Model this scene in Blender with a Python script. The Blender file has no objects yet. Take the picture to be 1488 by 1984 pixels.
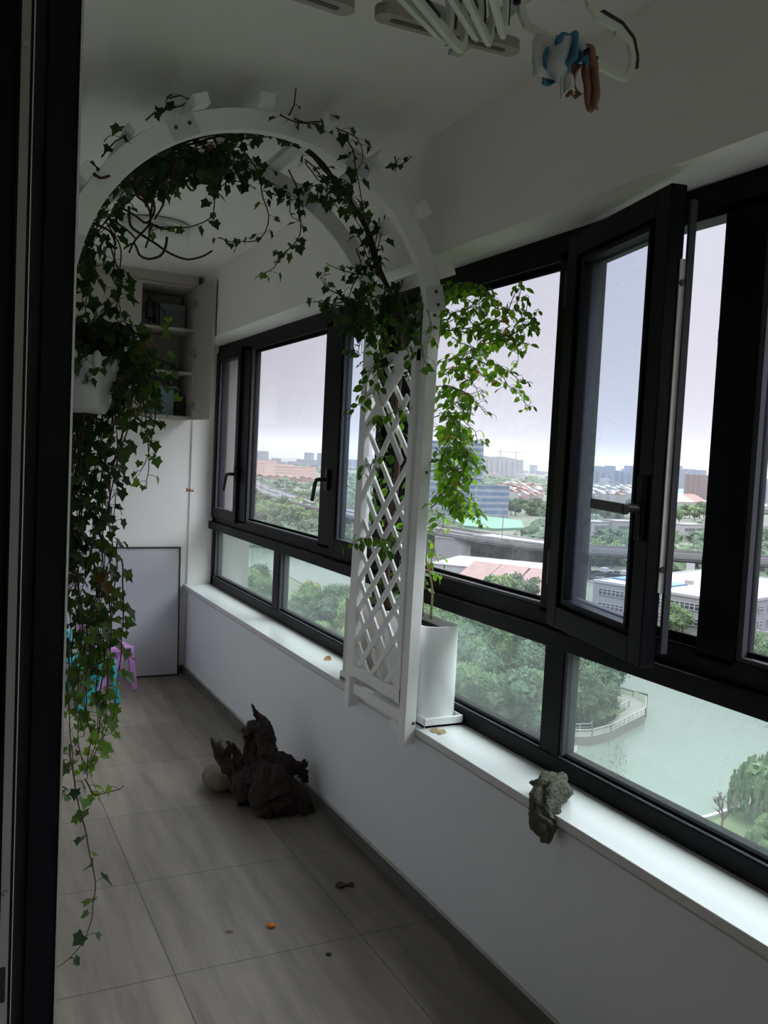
import bpy, math, random
from mathutils import Vector, Matrix, noise as mnoise
random.seed(7); mnoise.seed_set(5)
C = bpy.context.scene.collection
PI = math.pi
R = random.Random

# ------------------------------------------------------------------ camera (solved from the room's vanishing points)
FPX, YAW, PIT, ROL, EYE = 1714.4, .462079, -.0602564, .0495097, 1.54
_F = Vector((math.sin(YAW)*math.cos(PIT), math.cos(YAW)*math.cos(PIT), math.sin(PIT)))
_r = Vector((math.cos(YAW), -math.sin(YAW), 0)); _u = _r.cross(_F)
CR = _r*math.cos(ROL) + _u*math.sin(ROL); CU = _u*math.cos(ROL) - _r*math.sin(ROL)
EYEV = Vector((0, 0, EYE))
cam = bpy.data.cameras.new('camera'); camo = bpy.data.objects.new('camera', cam); C.objects.link(camo)
cam.sensor_fit = 'VERTICAL'; cam.sensor_height = 36; cam.sensor_width = 27
cam.lens = FPX*36/1984; cam.clip_start = .02; cam.clip_end = 30000
camo.matrix_world = Matrix(((CR.x, CU.x, -_F.x, 0), (CR.y, CU.y, -_F.y, 0), (CR.z, CU.z, -_F.z, EYE), (0, 0, 0, 1)))
bpy.context.scene.camera = camo

def at(px, py, axis, val):
    """Where the sight line of photograph point (px, py) meets the plane axis = val (metres)."""
    d = CR*((px-744)/FPX) - CU*((py-992)/FPX) + _F
    i = 'XYZ'.index(axis)
    return EYEV + d*((val-EYEV[i])/d[i])

# ------------------------------------------------------------------ materials
M = {}
def mat(name, col, rough=.5, var=.12, scale=8., bump=0., bscale=60., metal=0., spec=.5, stretch=(1, 1, 1), coat=0.):
    m = bpy.data.materials.new(name); m.use_nodes = True; nt = m.node_tree; N = nt.nodes; L = nt.links
    b = N['Principled BSDF']
    tc = N.new('ShaderNodeTexCoord'); mp = N.new('ShaderNodeMapping'); mp.inputs['Scale'].default_value = stretch
    L.new(tc.outputs['Object'], mp.inputs['Vector'])
    n = N.new('ShaderNodeTexNoise'); n.inputs['Scale'].default_value = scale; n.inputs['Detail'].default_value = 4
    L.new(mp.outputs['Vector'], n.inputs['Vector'])
    mx = N.new('ShaderNodeMix'); mx.data_type = 'RGBA'
    c = Vector(col)
    mx.inputs['A'].default_value = (*(c*(1-var)), 1); mx.inputs['B'].default_value = (*[min(1, v) for v in c*(1+var)], 1)
    L.new(n.outputs['Fac'], mx.inputs['Factor']); L.new(mx.outputs['Result'], b.inputs['Base Color'])
    b.inputs['Roughness'].default_value = rough; b.inputs['Metallic'].default_value = metal
    b.inputs['Specular IOR Level'].default_value = spec
    if coat: b.inputs['Coat Weight'].default_value = coat
    if bump:
        n2 = N.new('ShaderNodeTexNoise'); n2.inputs['Scale'].default_value = bscale; n2.inputs['Detail'].default_value = 5
        L.new(tc.outputs['Object'], n2.inputs['Vector'])
        bp = N.new('ShaderNodeBump'); bp.inputs['Strength'].default_value = bump; bp.inputs['Distance'].default_value = .01
        L.new(n2.outputs['Fac'], bp.inputs['Height']); L.new(bp.outputs['Normal'], b.inputs['Normal'])
    M[name] = m
    return m

def leafmat(name, dark, light, brown, trans=.45, rough=.42):
    """Leaves: the per-leaf 'tone' attribute runs dark -> young light green -> dry brown; thin, so light also comes through."""
    m = bpy.data.materials.new(name); m.use_nodes = True; nt = m.node_tree; N = nt.nodes; L = nt.links
    N.remove(N['Principled BSDF'])
    at_ = N.new('ShaderNodeAttribute'); at_.attribute_name = 'tone'
    cr = N.new('ShaderNodeValToRGB'); e = cr.color_ramp.elements
    e[0].position = 0; e[0].color = (*dark, 1); e[1].position = .75; e[1].color = (*light, 1)
    x = e.new(.95); x.color = (*brown, 1)
    L.new(at_.outputs['Fac'], cr.inputs['Fac'])
    d = N.new('ShaderNodeBsdfPrincipled'); d.inputs['Roughness'].default_value = rough; d.inputs['Specular IOR Level'].default_value = .35
    L.new(cr.outputs['Color'], d.inputs['Base Color'])
    t = N.new('ShaderNodeBsdfTranslucent')
    hs = N.new('ShaderNodeHueSaturation'); hs.inputs['Value'].default_value = 1.9; hs.inputs['Saturation'].default_value = 1.1
    L.new(cr.outputs['Color'], hs.inputs['Color']); L.new(hs.outputs['Color'], t.inputs['Color'])
    mx = N.new('ShaderNodeMixShader'); mx.inputs[0].default_value = trans
    L.new(d.outputs[0], mx.inputs[1]); L.new(t.outputs[0], mx.inputs[2]); L.new(mx.outputs[0], N['Material Output'].inputs['Surface'])
    M[name] = m

def glassmat(name, tint, film, film_col, nscale=30., speck=0., stretch=(1, 1, 1), gloss=.9):
    """Window pane: clear sheet, fresnel gloss, and a real film of dust / condensation that scatters daylight."""
    m = bpy.data.materials.new(name); m.use_nodes = True; nt = m.node_tree; N = nt.nodes; L = nt.links
    N.remove(N['Principled BSDF'])
    tr = N.new('ShaderNodeBsdfTransparent'); tr.inputs['Color'].default_value = (*tint, 1)
    gl = N.new('ShaderNodeBsdfGlossy'); gl.inputs['Roughness'].default_value = .02; gl.inputs['Color'].default_value = (gloss, gloss, gloss, 1)
    lw = N.new('ShaderNodeLayerWeight'); lw.inputs['Blend'].default_value = .5
    pw = N.new('ShaderNodeMath'); pw.operation = 'POWER'; L.new(lw.outputs['Facing'], pw.inputs[0]); pw.inputs[1].default_value = 5
    fr = N.new('ShaderNodeMath'); fr.operation = 'MULTIPLY_ADD'; L.new(pw.outputs[0], fr.inputs[0]); fr.inputs[1].default_value = .9; fr.inputs[2].default_value = .025
    m1 = N.new('ShaderNodeMixShader'); L.new(fr.outputs[0], m1.inputs[0]); L.new(tr.outputs[0], m1.inputs[1]); L.new(gl.outputs[0], m1.inputs[2])
    df = N.new('ShaderNodeBsdfTranslucent'); df.inputs['Color'].default_value = (*film_col, 1)
    tc = N.new('ShaderNodeTexCoord'); mp = N.new('ShaderNodeMapping'); mp.inputs['Scale'].default_value = stretch
    L.new(tc.outputs['Object'], mp.inputs['Vector'])
    n = N.new('ShaderNodeTexNoise'); n.inputs['Scale'].default_value = nscale; n.inputs['Detail'].default_value = 6; n.inputs['Roughness'].default_value = .65
    L.new(mp.outputs[0], n.inputs['Vector'])
    mr = N.new('ShaderNodeMapRange'); mr.inputs['From Min'].default_value = .25; mr.inputs['From Max'].default_value = .8
    mr.inputs['To Min'].default_value = film*.75; mr.inputs['To Max'].default_value = film*1.25
    L.new(n.outputs['Fac'], mr.inputs['Value'])
    m2 = N.new('ShaderNodeMixShader'); L.new(mr.outputs[0], m2.inputs[0]); L.new(m1.outputs[0], m2.inputs[1]); L.new(df.outputs[0], m2.inputs[2])
    out = m2
    if speck:
        n3 = N.new('ShaderNodeTexNoise'); n3.inputs['Scale'].default_value = 130; n3.inputs['Detail'].default_value = 2
        L.new(tc.outputs['Object'], n3.inputs['Vector'])
        n4 = N.new('ShaderNodeTexNoise'); n4.inputs['Scale'].default_value = 4
        L.new(tc.outputs['Object'], n4.inputs['Vector'])
        ml = N.new('ShaderNodeMath'); ml.operation = 'MULTIPLY'; L.new(n3.outputs['Fac'], ml.inputs[0]); L.new(n4.outputs['Fac'], ml.inputs[1])
        gt = N.new('ShaderNodeMapRange'); gt.inputs['From Min'].default_value = .42; gt.inputs['From Max'].default_value = .46
        gt.inputs['To Max'].default_value = speck
        L.new(ml.outputs[0], gt.inputs['Value'])
        dk = N.new('ShaderNodeBsdfDiffuse'); dk.inputs['Color'].default_value = (.12, .12, .12, 1)
        m3 = N.new('ShaderNodeMixShader'); L.new(gt.outputs[0], m3.inputs[0]); L.new(m2.outputs[0], m3.inputs[1]); L.new(dk.outputs[0], m3.inputs[2])
        out = m3
    L.new(out.outputs[0], N['Material Output'].inputs['Surface'])
    M[name] = m

# ------------------------------------------------------------------ mesh building
class MB:
    def __init__(s): s.v = []; s.f = []; s.t = []; s.mi = []
    def add(s, vs, fs, tone=0., mi=0):
        b = len(s.v); s.v.extend([tuple(p) for p in vs]); s.f.extend([tuple(b+i for i in f) for f in fs])
        s.t.extend([tone]*len(fs)); s.mi.extend([mi]*len(fs)); return s
    def box(s, x0, x1, y0, y1, z0, z1, mi=0):
        return s.obox(((x0+x1)/2, (y0+y1)/2, (z0+z1)/2), (1, 0, 0), (0, 1, 0), (0, 0, 1), abs(x1-x0)/2, abs(y1-y0)/2, abs(z1-z0)/2, mi)
    def obox(s, c, a, b, d, ha, hb, hd, mi=0):
        c = Vector(c); a = Vector(a)*ha; b = Vector(b)*hb; d = Vector(d)*hd
        vs = [c+sx*a+sy*b+sz*d for sz in (-1, 1) for sy in (-1, 1) for sx in (-1, 1)]
        fs = [(0, 2, 3, 1), (4, 5, 7, 6), (0, 1, 5, 4), (2, 6, 7, 3), (0, 4, 6, 2), (1, 3, 7, 5)]
        if (a.cross(b)).dot(d) < 0: fs = [f[::-1] for f in fs]
        return s.add(vs, fs, 0., mi)
    def bar(s, p, q, w, h, up=(0, 0, 1), mi=0):
        p, q = Vector(p), Vector(q); t = (q-p); l = t.length; t.normalize(); up = Vector(up)
        n = t.cross(up)
        if n.length < 1e-4: n = t.cross(Vector((1, 0, 0)))
        n.normalize(); k = n.cross(t)
        return s.obox((p+q)/2, t, n, k, l/2, w/2, h/2, mi)
    def prism(s, poly, d, mi=0):
        """closed planar polygon (3-D points) swept by vector d"""
        n = len(poly); P = [Vector(p) for p in poly]; d = Vector(d)
        vs = P+[p+d for p in P]
        fs = [tuple(range(n))[::-1], tuple(range(n, 2*n))]+[(i, (i+1) % n, n+(i+1) % n, n+i) for i in range(n)]
        return s.add(vs, fs, 0., mi)
    def tube(s, pts, rad, n=6, cap=True, tone=0., mi=0):
        P = [Vector(p) for p in pts]; k = len(P)
        if not isinstance(rad, (list, tuple)): rad = [rad]*k
        ref = Vector((.31, .22, .92)); vs = []
        for i, p in enumerate(P):
            t = (P[min(i+1, k-1)]-P[max(i-1, 0)])
            if t.length < 1e-9: t = Vector((0, 0, 1))
            t.normalize(); a = t.cross(ref)
            if a.length < .05: a = t.cross(Vector((1, 0, 0)))
            a.normalize(); b = t.cross(a)
            vs += [p+(a*math.cos(2*PI*j/n)+b*math.sin(2*PI*j/n))*rad[i] for j in range(n)]
        fs = [(i*n+j, i*n+(j+1) % n, (i+1)*n+(j+1) % n, (i+1)*n+j) for i in range(k-1) for j in range(n)]
        if cap: fs += [tuple(range(n))[::-1], tuple(range((k-1)*n, k*n))]
        return s.add(vs, fs, tone, mi)
    def lathe(s, prof, c=(0, 0, 0), n=24, mi=0):
        c = Vector(c); k = len(prof); vs = []
        for r, z in prof: vs += [c+Vector((r*math.cos(2*PI*j/n), r*math.sin(2*PI*j/n), z)) for j in range(n)]
        fs = [(i*n+j, i*n+(j+1) % n, (i+1)*n+(j+1) % n, (i+1)*n+j) for i in range(k-1) for j in range(n)]
        fs += [tuple(range(n))[::-1], tuple(range((k-1)*n, k*n))]
        return s.add(vs, fs, 0., mi)
    def grid(s, fn, nu, nv, tone=0., closeu=False):
        vs = [fn(i/(nu if closeu else nu-1), j/(nv-1)) for j in range(nv) for i in range(nu)]
        fs = [(j*nu+i, j*nu+(i+1) % nu, (j+1)*nu+(i+1) % nu, (j+1)*nu+i) for j in range(nv-1) for i in range(nu if closeu else nu-1)]
        return s.add(vs, fs, tone)
    def blob(s, c, r, amp=.15, freq=1., n=12, seed=0, tone=0., sq=(1, 1, 1)):
        c = Vector(c); nu, nv = n*2, n
        def fn(u, v):
            th = PI*v; ph = 2*PI*u
            d = Vector((math.sin(th)*math.cos(ph), math.sin(th)*math.sin(ph), math.cos(th)))
            k = 1+amp*mnoise.noise(d*freq*2+Vector((seed*3.1, seed*1.7, 0)))*2+amp*.5*mnoise.noise(d*freq*6+Vector((seed, 0, 4)))
            return c+Vector((d.x*r*sq[0], d.y*r*sq[1], d.z*r*sq[2]))*k
        return s.grid(fn, nu, nv, tone, True)
    def build(s, name, m, parent=None, smooth=False, bevel=0., tone=False, sharp=0):
        me = bpy.data.meshes.new(name); me.from_pydata([tuple(v) for v in s.v], [], s.f)
        for x in (m if isinstance(m, (list, tuple)) else [m]): me.materials.append(M[x])
        if isinstance(m, (list, tuple)): me.polygons.foreach_set('material_index', s.mi)
        if smooth: me.polygons.foreach_set('use_smooth', [True]*len(s.f))
        if sharp: me.polygons.foreach_set('use_smooth', [True]*len(s.f)); me.set_sharp_from_angle(angle=math.radians(sharp))
        if tone:
            a = me.attributes.new('tone', 'FLOAT', 'FACE'); a.data.foreach_set('value', s.t)
        me.update()
        o = bpy.data.objects.new(name, me); C.objects.link(o)
        if parent is not None:
            o.parent = parent
            if parent.location.length or parent.rotation_euler.z:
                o.matrix_parent_inverse = parent_inv(parent)
        if bevel:
            b = o.modifiers.new('edge', 'BEVEL'); b.width = bevel; b.segments = 2; b.limit_method = 'ANGLE'
        return o
def parent_inv(p):
    w = Matrix.LocRotScale(p.location, p.rotation_euler, p.scale)
    return w.inverted()

def tag(o, label=None, cat=None, group=None, kind=None):
    if label: o['label'] = label
    if cat: o['category'] = cat
    if group: o['group'] = group
    if kind: o['kind'] = kind
    return o
def thing(name, loc, label, cat, group=None, kind=None):
    o = bpy.data.objects.new(name, None); C.objects.link(o); o.location = loc; o.empty_display_size = .05
    return tag(o, label, cat, group, kind)
def struct(mb, name, m, **k):
    return tag(mb.build(name, m, **k), kind='structure')
def copy_tree(o, loc=None, rotz=None, label=None):
    """A copy of a thing with copies of its parts and sub-parts."""
    kids = [c for c in bpy.data.objects if c.parent == o]
    r = o.copy(); C.objects.link(r)
    if loc is not None: r.location = loc
    if rotz is not None: r.rotation_euler = (0, 0, rotz)
    if label: r['label'] = label
    for ch in kids:
        c = ch.copy(); C.objects.link(c); c.parent = r
        for g in [x for x in bpy.data.objects if x.parent == ch]:
            d = g.copy(); C.objects.link(d); d.parent = c
    return r
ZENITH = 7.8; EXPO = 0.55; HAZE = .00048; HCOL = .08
# ------------------------------------------------------------------ surfaces of the room
mat('plaster', (.885, .862, .832), .75, .03, 3, .04, 90)
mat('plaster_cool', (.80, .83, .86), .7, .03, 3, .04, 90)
mat('plaster_ceiling', (.875, .87, .82), .8, .03, 2, .03, 70)
mat('marble', (.68, .67, .675), .22, .04, 5, 0, spec=.5)
mat('sill_edge', (.42, .41, .40), .6, .15, 30, .1)
mat('frame_metal', (.0045, .005, .007), .5, .15, 12, .03, 300, spec=.13)
mat('frame_edge', (.075, .077, .086), .6, .1, 20, spec=.15)
mat('lock_paint', (.80, .79, .77), .4, .05, 20)
mat('gasket', (.010, .010, .011), .9, spec=.02)
mat('baseboard_tile', (.13, .125, .12), .4, .15, 6)
mat('caulk', (.52, .50, .46), .7, .2, 30)
mat('silver', (.62, .62, .60), .35, .08, 30, metal=.75)
mat('black_plastic', (.015, .015, .016), .4)
mat('steel', (.45, .45, .44), .3, metal=1.)
mat('rubber_seal', (.01, .01, .011), .8, bump=.3, bscale=200)
mat('brass', (.28, .18, .07), .4, metal=.8)
mat('door_grey', (.34, .32, .29), .55, .06, 10)
mat('door_metal', (.006, .0065, .009), .5, .1, 10, spec=.15)
glassmat('glass_clear', (.98, .98, .99), .008, (.9, .9, .95), 70, .0)
glassmat('glass_sash', (.90, .94, .99), .02, (.80, .88, .95), 40, .35)
glassmat('glass_speck', (.97, .97, .99), .012, (.9, .9, .97), 40, .6)
glassmat('glass_milky', (.89, .945, .91), .030, (.84, .92, .87), 25, .3, (1, 3, .4))

def floor_mat():
    m = bpy.data.materials.new('floor_tile'); m.use_nodes = True; N = m.node_tree.nodes; L = m.node_tree.links
    b = N['Principled BSDF']; tc = N.new('ShaderNodeTexCoord')
    mp = N.new('ShaderNodeMapping'); mp.inputs['Location'].default_value = (-.630, -2.487, 0)
    L.new(tc.outputs['Object'], mp.inputs['Vector'])
    br = N.new('ShaderNodeTexBrick'); br.offset = 0; br.squash = 1
    br.inputs['Scale'].default_value = 1; br.inputs['Brick Width'].default_value = .6; br.inputs['Row Height'].default_value = .6
    br.inputs['Mortar Size'].default_value = .0022; br.inputs['Mortar Smooth'].default_value = .3; br.inputs['Bias'].default_value = 0
    br.inputs['Color1'].default_value = (.215, .182, .145, 1); br.inputs['Color2'].default_value = (.255, .218, .176, 1)
    br.inputs['Mortar'].default_value = (.075, .066, .055, 1)
    L.new(mp.outputs[0], br.inputs['Vector'])
    ms = N.new('ShaderNodeMapping'); ms.inputs['Scale'].default_value = (9, .9, 1); L.new(tc.outputs['Object'], ms.inputs['Vector'])
    n = N.new('ShaderNodeTexNoise'); n.inputs['Scale'].default_value = 1.6; n.inputs['Detail'].default_value = 7; n.inputs['Roughness'].default_value = .6
    L.new(ms.outputs[0], n.inputs['Vector'])
    n2 = N.new('ShaderNodeTexNoise'); n2.inputs['Scale'].default_value = 160; L.new(tc.outputs['Object'], n2.inputs['Vector'])
    mr = N.new('ShaderNodeMapRange'); mr.inputs['From Min'].default_value = .3; mr.inputs['From Max'].default_value = .7
    mr.inputs['To Min'].default_value = .64; mr.inputs['To Max'].default_value = 1.2; L.new(n.outputs['Fac'], mr.inputs['Value'])
    m2 = N.new('ShaderNodeMapRange'); m2.inputs['To Min'].default_value = .9; m2.inputs['To Max'].default_value = 1.1; L.new(n2.outputs['Fac'], m2.inputs['Value'])
    mu = N.new('ShaderNodeMath'); mu.operation = 'MULTIPLY'; L.new(mr.outputs[0], mu.inputs[0]); L.new(m2.outputs[0], mu.inputs[1])
    mx = N.new('ShaderNodeVectorMath'); mx.operation = 'SCALE'; L.new(br.outputs['Color'], mx.inputs[0]); L.new(mu.outputs[0], mx.inputs['Scale'])
    L.new(mx.outputs[0], b.inputs['Base Color']); b.inputs['Roughness'].default_value = .46; b.inputs['Specular IOR Level'].default_value = .45
    bp = N.new('ShaderNodeBump'); bp.inputs['Strength'].default_value = .25; bp.inputs['Distance'].default_value = .002
    iv = N.new('ShaderNodeMath'); iv.operation = 'SUBTRACT'; iv.inputs[0].default_value = 1; L.new(br.outputs['Fac'], iv.inputs[1])
    L.new(iv.outputs[0], bp.inputs['Height']); L.new(bp.outputs[0], b.inputs['Normal'])
    M['floor_tile'] = m
floor_mat()

CEIL = 2.667; XW = 1.50; YB = 6.0; XF = 1.665; XL = .245; YN = -4.2; SILL = .612; HEAD = 2.25  # near end lengthened out of view; the extra window there adds light
struct(MB().box(-4.2, 2.1, YN-.2, YB+.3, -.15, 0), 'floor', 'floor_tile')
struct(MB().box(-4.2, 2.1, YN-.2, YB+.3, CEIL, CEIL+.15), 'ceiling', 'plaster_ceiling')
struct(MB().box(XW, 1.9, YN, YB, 0, SILL-.028), 'wall_right_lower', 'plaster_cool')
struct(MB().box(XW, 1.9, YN, YB, HEAD, CEIL), 'wall_right_upper', 'plaster')
wbk = MB().box(XL-.2, 1.9, YB, YB+.3, 0, 1.733).box(1.464, 1.9, YB, YB+.3, 1.733, CEIL).box(XL-.2, 1.464, YB+.22, YB+.3, 1.733, CEIL)
struct(wbk, 'wall_back', 'plaster')       # with an added niche that deepens the cabinet so its inside goes dark
mat('outside_render', (.20, .195, .185), .85, .08, 8)
struct(MB().box(1.74, 1.93, YB-.02, YB+.3, 0, 3.2), 'wall_outside_fin', 'outside_render')
struct(MB().box(XW, XW+.045, YB-.012, YB, SILL, HEAD), 'trim_1', 'plaster')
struct(MB().box(XL-.24, XL, 2.07, YB, 0, 2.61), 'wall_left', 'plaster')
struct(MB().box(XL-.24, .375, YN, YB-.2, 2.61, CEIL), 'wall_left_upper', 'plaster')
struct(MB().box(-4.2, 1.9, YN-.2, YN, 0, CEIL), 'wall_front', 'plaster')
struct(MB().box(-4.2, -4.0, YN, 2.3, 0, CEIL), 'wall_living_room_side', 'plaster')
struct(MB().box(-4.0, XL-.24, 2.07, 2.27, 0, CEIL), 'wall_living_room_end', 'plaster')
# baseboard of grey tile with a caulked top edge
struct(MB().box(XW-.011, XW, YN, YB, 0, .05), 'baseboard_right', 'baseboard_tile')
struct(MB().box(XW-.008, XW, YN, YB, .05, .058), 'trim_2', 'caulk')
struct(MB().box(XL, XW-.011, YB-.011, YB, 0, .05), 'baseboard_back', 'baseboard_tile')
# white marble window board and its rough grey bed
sb = MB().box(XW-.022, 1.82, YN, YB+.02, SILL-.026, SILL)
struct(sb, 'trim_3', 'marble', bevel=.002)
struct(MB().box(XW-.006, XW+.05, YN, YB, SILL-.040, SILL-.026), 'trim_4', 'sill_edge')

# ------------------------------------------------------------------ window wall
X1 = XF+.065
ZT0, ZT1 = 1.000, 1.075            # transom
fr = MB()
fr.box(XF, X1, YN, YB, SILL, .668)                      # bottom rail
fr.box(XF, X1, YN, YB, 2.165, HEAD)                     # head
fr.box(XF-.028, X1, YN, YB+.005, ZT0, ZT0+.052)         # transom nose
fr.box(XF, X1, YN, YB, ZT0+.052, 1.108)                 # transom step
fr.box(XF, X1, YB-.06, YB, SILL, HEAD)                  # far jamb
for y0, y1 in ((5.27, 5.46), (3.88, 4.07), (3.16, 3.38), (2.085, 2.225), (1.465, 1.585), (.36, .48), (-.72, -.6), (-2.4, -2.28)):
    fr.box(XF, X1, y0, y1, 1.09, 2.19)
for y0, y1 in ((4.62, 4.72), (3.33, 3.43), (2.095, 2.19), (.62, .72), (-.80, -.70)):
    fr.box(XF+.004, X1, y0, y1, .64, 1.02)
wf = struct(fr, 'window_1', 'frame_metal', bevel=.003)
# cover strip on the transom, thin bright glazing beads
bead = MB()
for y0, y1 in ((4.07, 5.27), (2.225, 3.16), (.48, 1.465), (-.6, .36)):
    z0 = 1.108
    bead.box(XF+.004, XF+.018, y0+.004, y1-.004, z0, z0+.010)
    bead.box(XF+.006, XF+.022, y1-.016, y1, z0, 2.165)
for y0, y1 in ((4.72, YB-.06), (3.43, 4.62), (2.19, 3.33), (.72, 2.095), (-.7, .62)):
    bead.box(XF+.002, XF+.012, y0, y1, .668, .672)
    bead.box(XF+.008, XF+.022, y1-.014, y1, .668, ZT0)
bo = bead.build('bead', 'frame_edge', wf)
gk = MB()
for y0, y1 in ((4.07, 5.27), (2.225, 3.16), (.48, 1.465), (-.6, .36)):
    for a, b, c, d in ((y0, y1, 1.118, 1.130), (y0, y1, 2.148, 2.165), (y0, y0+.016, 1.118, 2.16), (y1-.012, y1, 1.118, 2.16)):
        gk.box(XF+.024, XF+.040, a, b, c, d)
for y0, y1 in ((4.72, YB-.06), (3.43, 4.62), (2.19, 3.33), (.72, 2.095), (-.7, .62)):
    gk.box(XF+.012, XF+.029, y0, y1-.001, .668, .680).box(XF+.037, X1+.004, y0, y1, .660, .675).box(XF+.022, XF+.029, y0, y0+.012, .668, ZT0)
gk.build('gasket', 'gasket', wf)
def pane(y0, y1, z0, z1, m, par): return MB().box(XF+.030, XF+.036, y0, y1, z0, z1).build('pane', m, par)
pane(4.07, 5.27, 1.108, 2.165, 'glass_clear', wf); pane(2.225, 3.16, 1.108, 2.165, 'glass_clear', wf)
pane(.48, 1.465, 1.108, 2.165, 'glass_speck', wf); pane(-.6, .36, 1.108, 2.165, 'glass_clear', wf)
for y0, y1 in ((4.72, YB-.06), (3.43, 4.62), (2.19, 3.33), (.72, 2.095), (-.7, .62)): pane(y0, y1, .668, ZT0, 'glass_milky', wf)
for y0, y1 in ((-.8, YN), (-.72, YN)): pane(min(y0, y1), max(y0, y1), 1.108 if y0 > -.75 else .668, 2.165 if y0 > -.75 else ZT0, 'glass_clear', wf)

def lever(par, x, y, z, out, along, down, inward):
    """Casement handle: base plate, neck and bent lever. out = into the room, along = lever direction, down = second half."""
    b = MB().obox(Vector((x, y, z))+Vector(out)*.007, out, inward, (0, 0, 1), .009, .016, .052)
    h = b.build('handle', 'black_plastic', par, bevel=.003)
    p0 = Vector((x, y, z))+Vector(out)*.01
    p1 = p0+Vector(out)*.04
    pts = [p0, p1]+[p1+Vector(along)*.03, p1+Vector(along)*.045+Vector(down)*.02, p1+Vector(along)*.055+Vector(down)*.10]
    MB().tube(pts, [.011, .010, .010, .0095, .0085], 10).build('lever', 'black_plastic', h, smooth=True)
    return h
def sash_frame(mb, w, z0, z1, t0, t1):
    for a, b, c, d in ((0, .062, z0, z1), (w-.062, w, z0, z1), (.062, w-.062, z0, z0+.062), (.062, w-.062, z1-.062, z1)):
        mb.box(t0, t1, -b, -a, c, d)
# closed casements: sash frame stands proud of the wall frame
n = 2
for y1, w, lev in ((YB-.02, .56, 'near'), (3.885, .52, 'none'), (.375, .52, 'none')):
    o = tag(bpy.data.objects.new('window_%d' % n, None), kind='structure'); n += 1; C.objects.link(o); o.location = (XF-.018, y1, 0)
    mb = MB(); sash_frame(mb, w, 1.085, 2.20, 0, .05); f = mb.build('sash', 'frame_metal', o, bevel=.003); f.matrix_parent_inverse = Matrix()
    g = MB().box(.030, .036, -w+.06, -.06, 1.145, 2.14).build('pane', 'glass_sash' if y1 < 5 else 'glass_clear', o); g.matrix_parent_inverse = Matrix()
    e = MB().box(.004, .016, -w+.062, -.062, 1.147, 1.153).box(.008, .02, -.074, -.062, 1.147, 2.138)
    e = e.build('bead', 'frame_edge', o); e.matrix_parent_inverse = Matrix()
h1 = lever(wf, XF-.018, 5.42, 1.395, (-1, 0, 0), (-.35, .1, -.1), (-.05, .12, -1), (0, 1, 0)); h1['label'] = 'black lever handle on the small far casement'
h2 = lever(wf, XF-.004, 3.955, 1.425, (-1, 0, 0), (-.35, .1, -.1), (-.05, .1, -1), (0, 1, 0)); h2['label'] = 'black lever handle on the mullion beside the far wide pane'

# the casement that stands open into the room
TH = math.radians(13)
ow = tag(bpy.data.objects.new('window_%d' % n, None), kind='structure'); C.objects.link(ow)
ow.location = (XF-.03, 2.105, 0); ow.rotation_euler = (0, 0, -TH)
ow['label'] = 'casement sash standing open into the balcony'
def ochild(mb, name, m, par=None, **k):
    o = mb.build(name, m, None, **k); o.parent = par or ow; return o
mb = MB(); sash_frame(mb, .545, 1.075, 2.205, -.03, .012)
ochild(mb, 'sash', 'frame_metal', bevel=.003)
mb = MB(); sash_frame(mb, .50, 1.105, 2.175, .012, .034)
for a, b, c, d in ((.085, .097, 1.15, 2.13), (.448, .46, 1.15, 2.13), (.085, .46, 1.15, 1.162), (.085, .46, 2.118, 2.13)):
    mb.box(-.026, .012, -b, -a, c, d)
for a, b, c, d in ((.062, .085, 1.13, 2.15), (.46, .483, 1.13, 2.15), (.085, .46, 1.13, 1.15), (.085, .46, 2.13, 2.15)):
    mb.box(-.012, .02, -b, -a, c, d)
ochild(mb, 'glazing_frame', 'frame_metal')
ochild(MB().box(-.022, -.008, -.46, -.085, 1.150, 1.1535), 'bead', 'frame_edge')
ochild(MB().box(0, .005, -.47, -.075, 1.14, 2.14), 'pane', 'glass_sash')
ochild(MB().box(.004, .018, -.549, -.545, 1.255, 2.035), 'lock_strip', 'lock_paint')
for z in (1.31, 1.98): ochild(MB().tube([(.011, -.548, z), (.011, -.554, z)], .0075, 10), 'lock_pin', 'black_plastic')
ochild(MB().box(.018, .034, -.556, -.545, 1.11, 2.17), 'edge_channel', 'frame_edge')
hb = ochild(MB().box(-.045, -.030, -.534, -.502, 1.375, 1.53), 'handle', 'frame_metal', bevel=.004)
lv = MB().tube([(-.04, -.518, 1.452), (-.085, -.518, 1.452)], .011, 10)
lv.obox((-.083, -.445, 1.4515), (0, 1, .02), (1, 0, 0), (0, 0, 1), .085, .009, .0125)
ochild(lv, 'lever', 'black_plastic', hb, bevel=.004)
for z in (1.24, 2.06): ochild(MB().tube([(-.018, .010, z-.05), (-.018, .010, z+.05)], .012, 10), 'hinge', 'black_plastic')
# stay arm and locking keeps in the open casement's rebate
MB().box(XF+.002, XF+.02, 1.585, 2.085, 1.108, 1.112).box(XF+.02, XF+.03, 1.585, 2.085, 1.108, 1.135).build('rebate', 'gasket', wf)
for z in (1.33, 1.875): MB().box(XF+.004, XF+.016, 1.578, 1.588, z-.014, z+.014).build('keep', 'black_plastic', wf)


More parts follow.
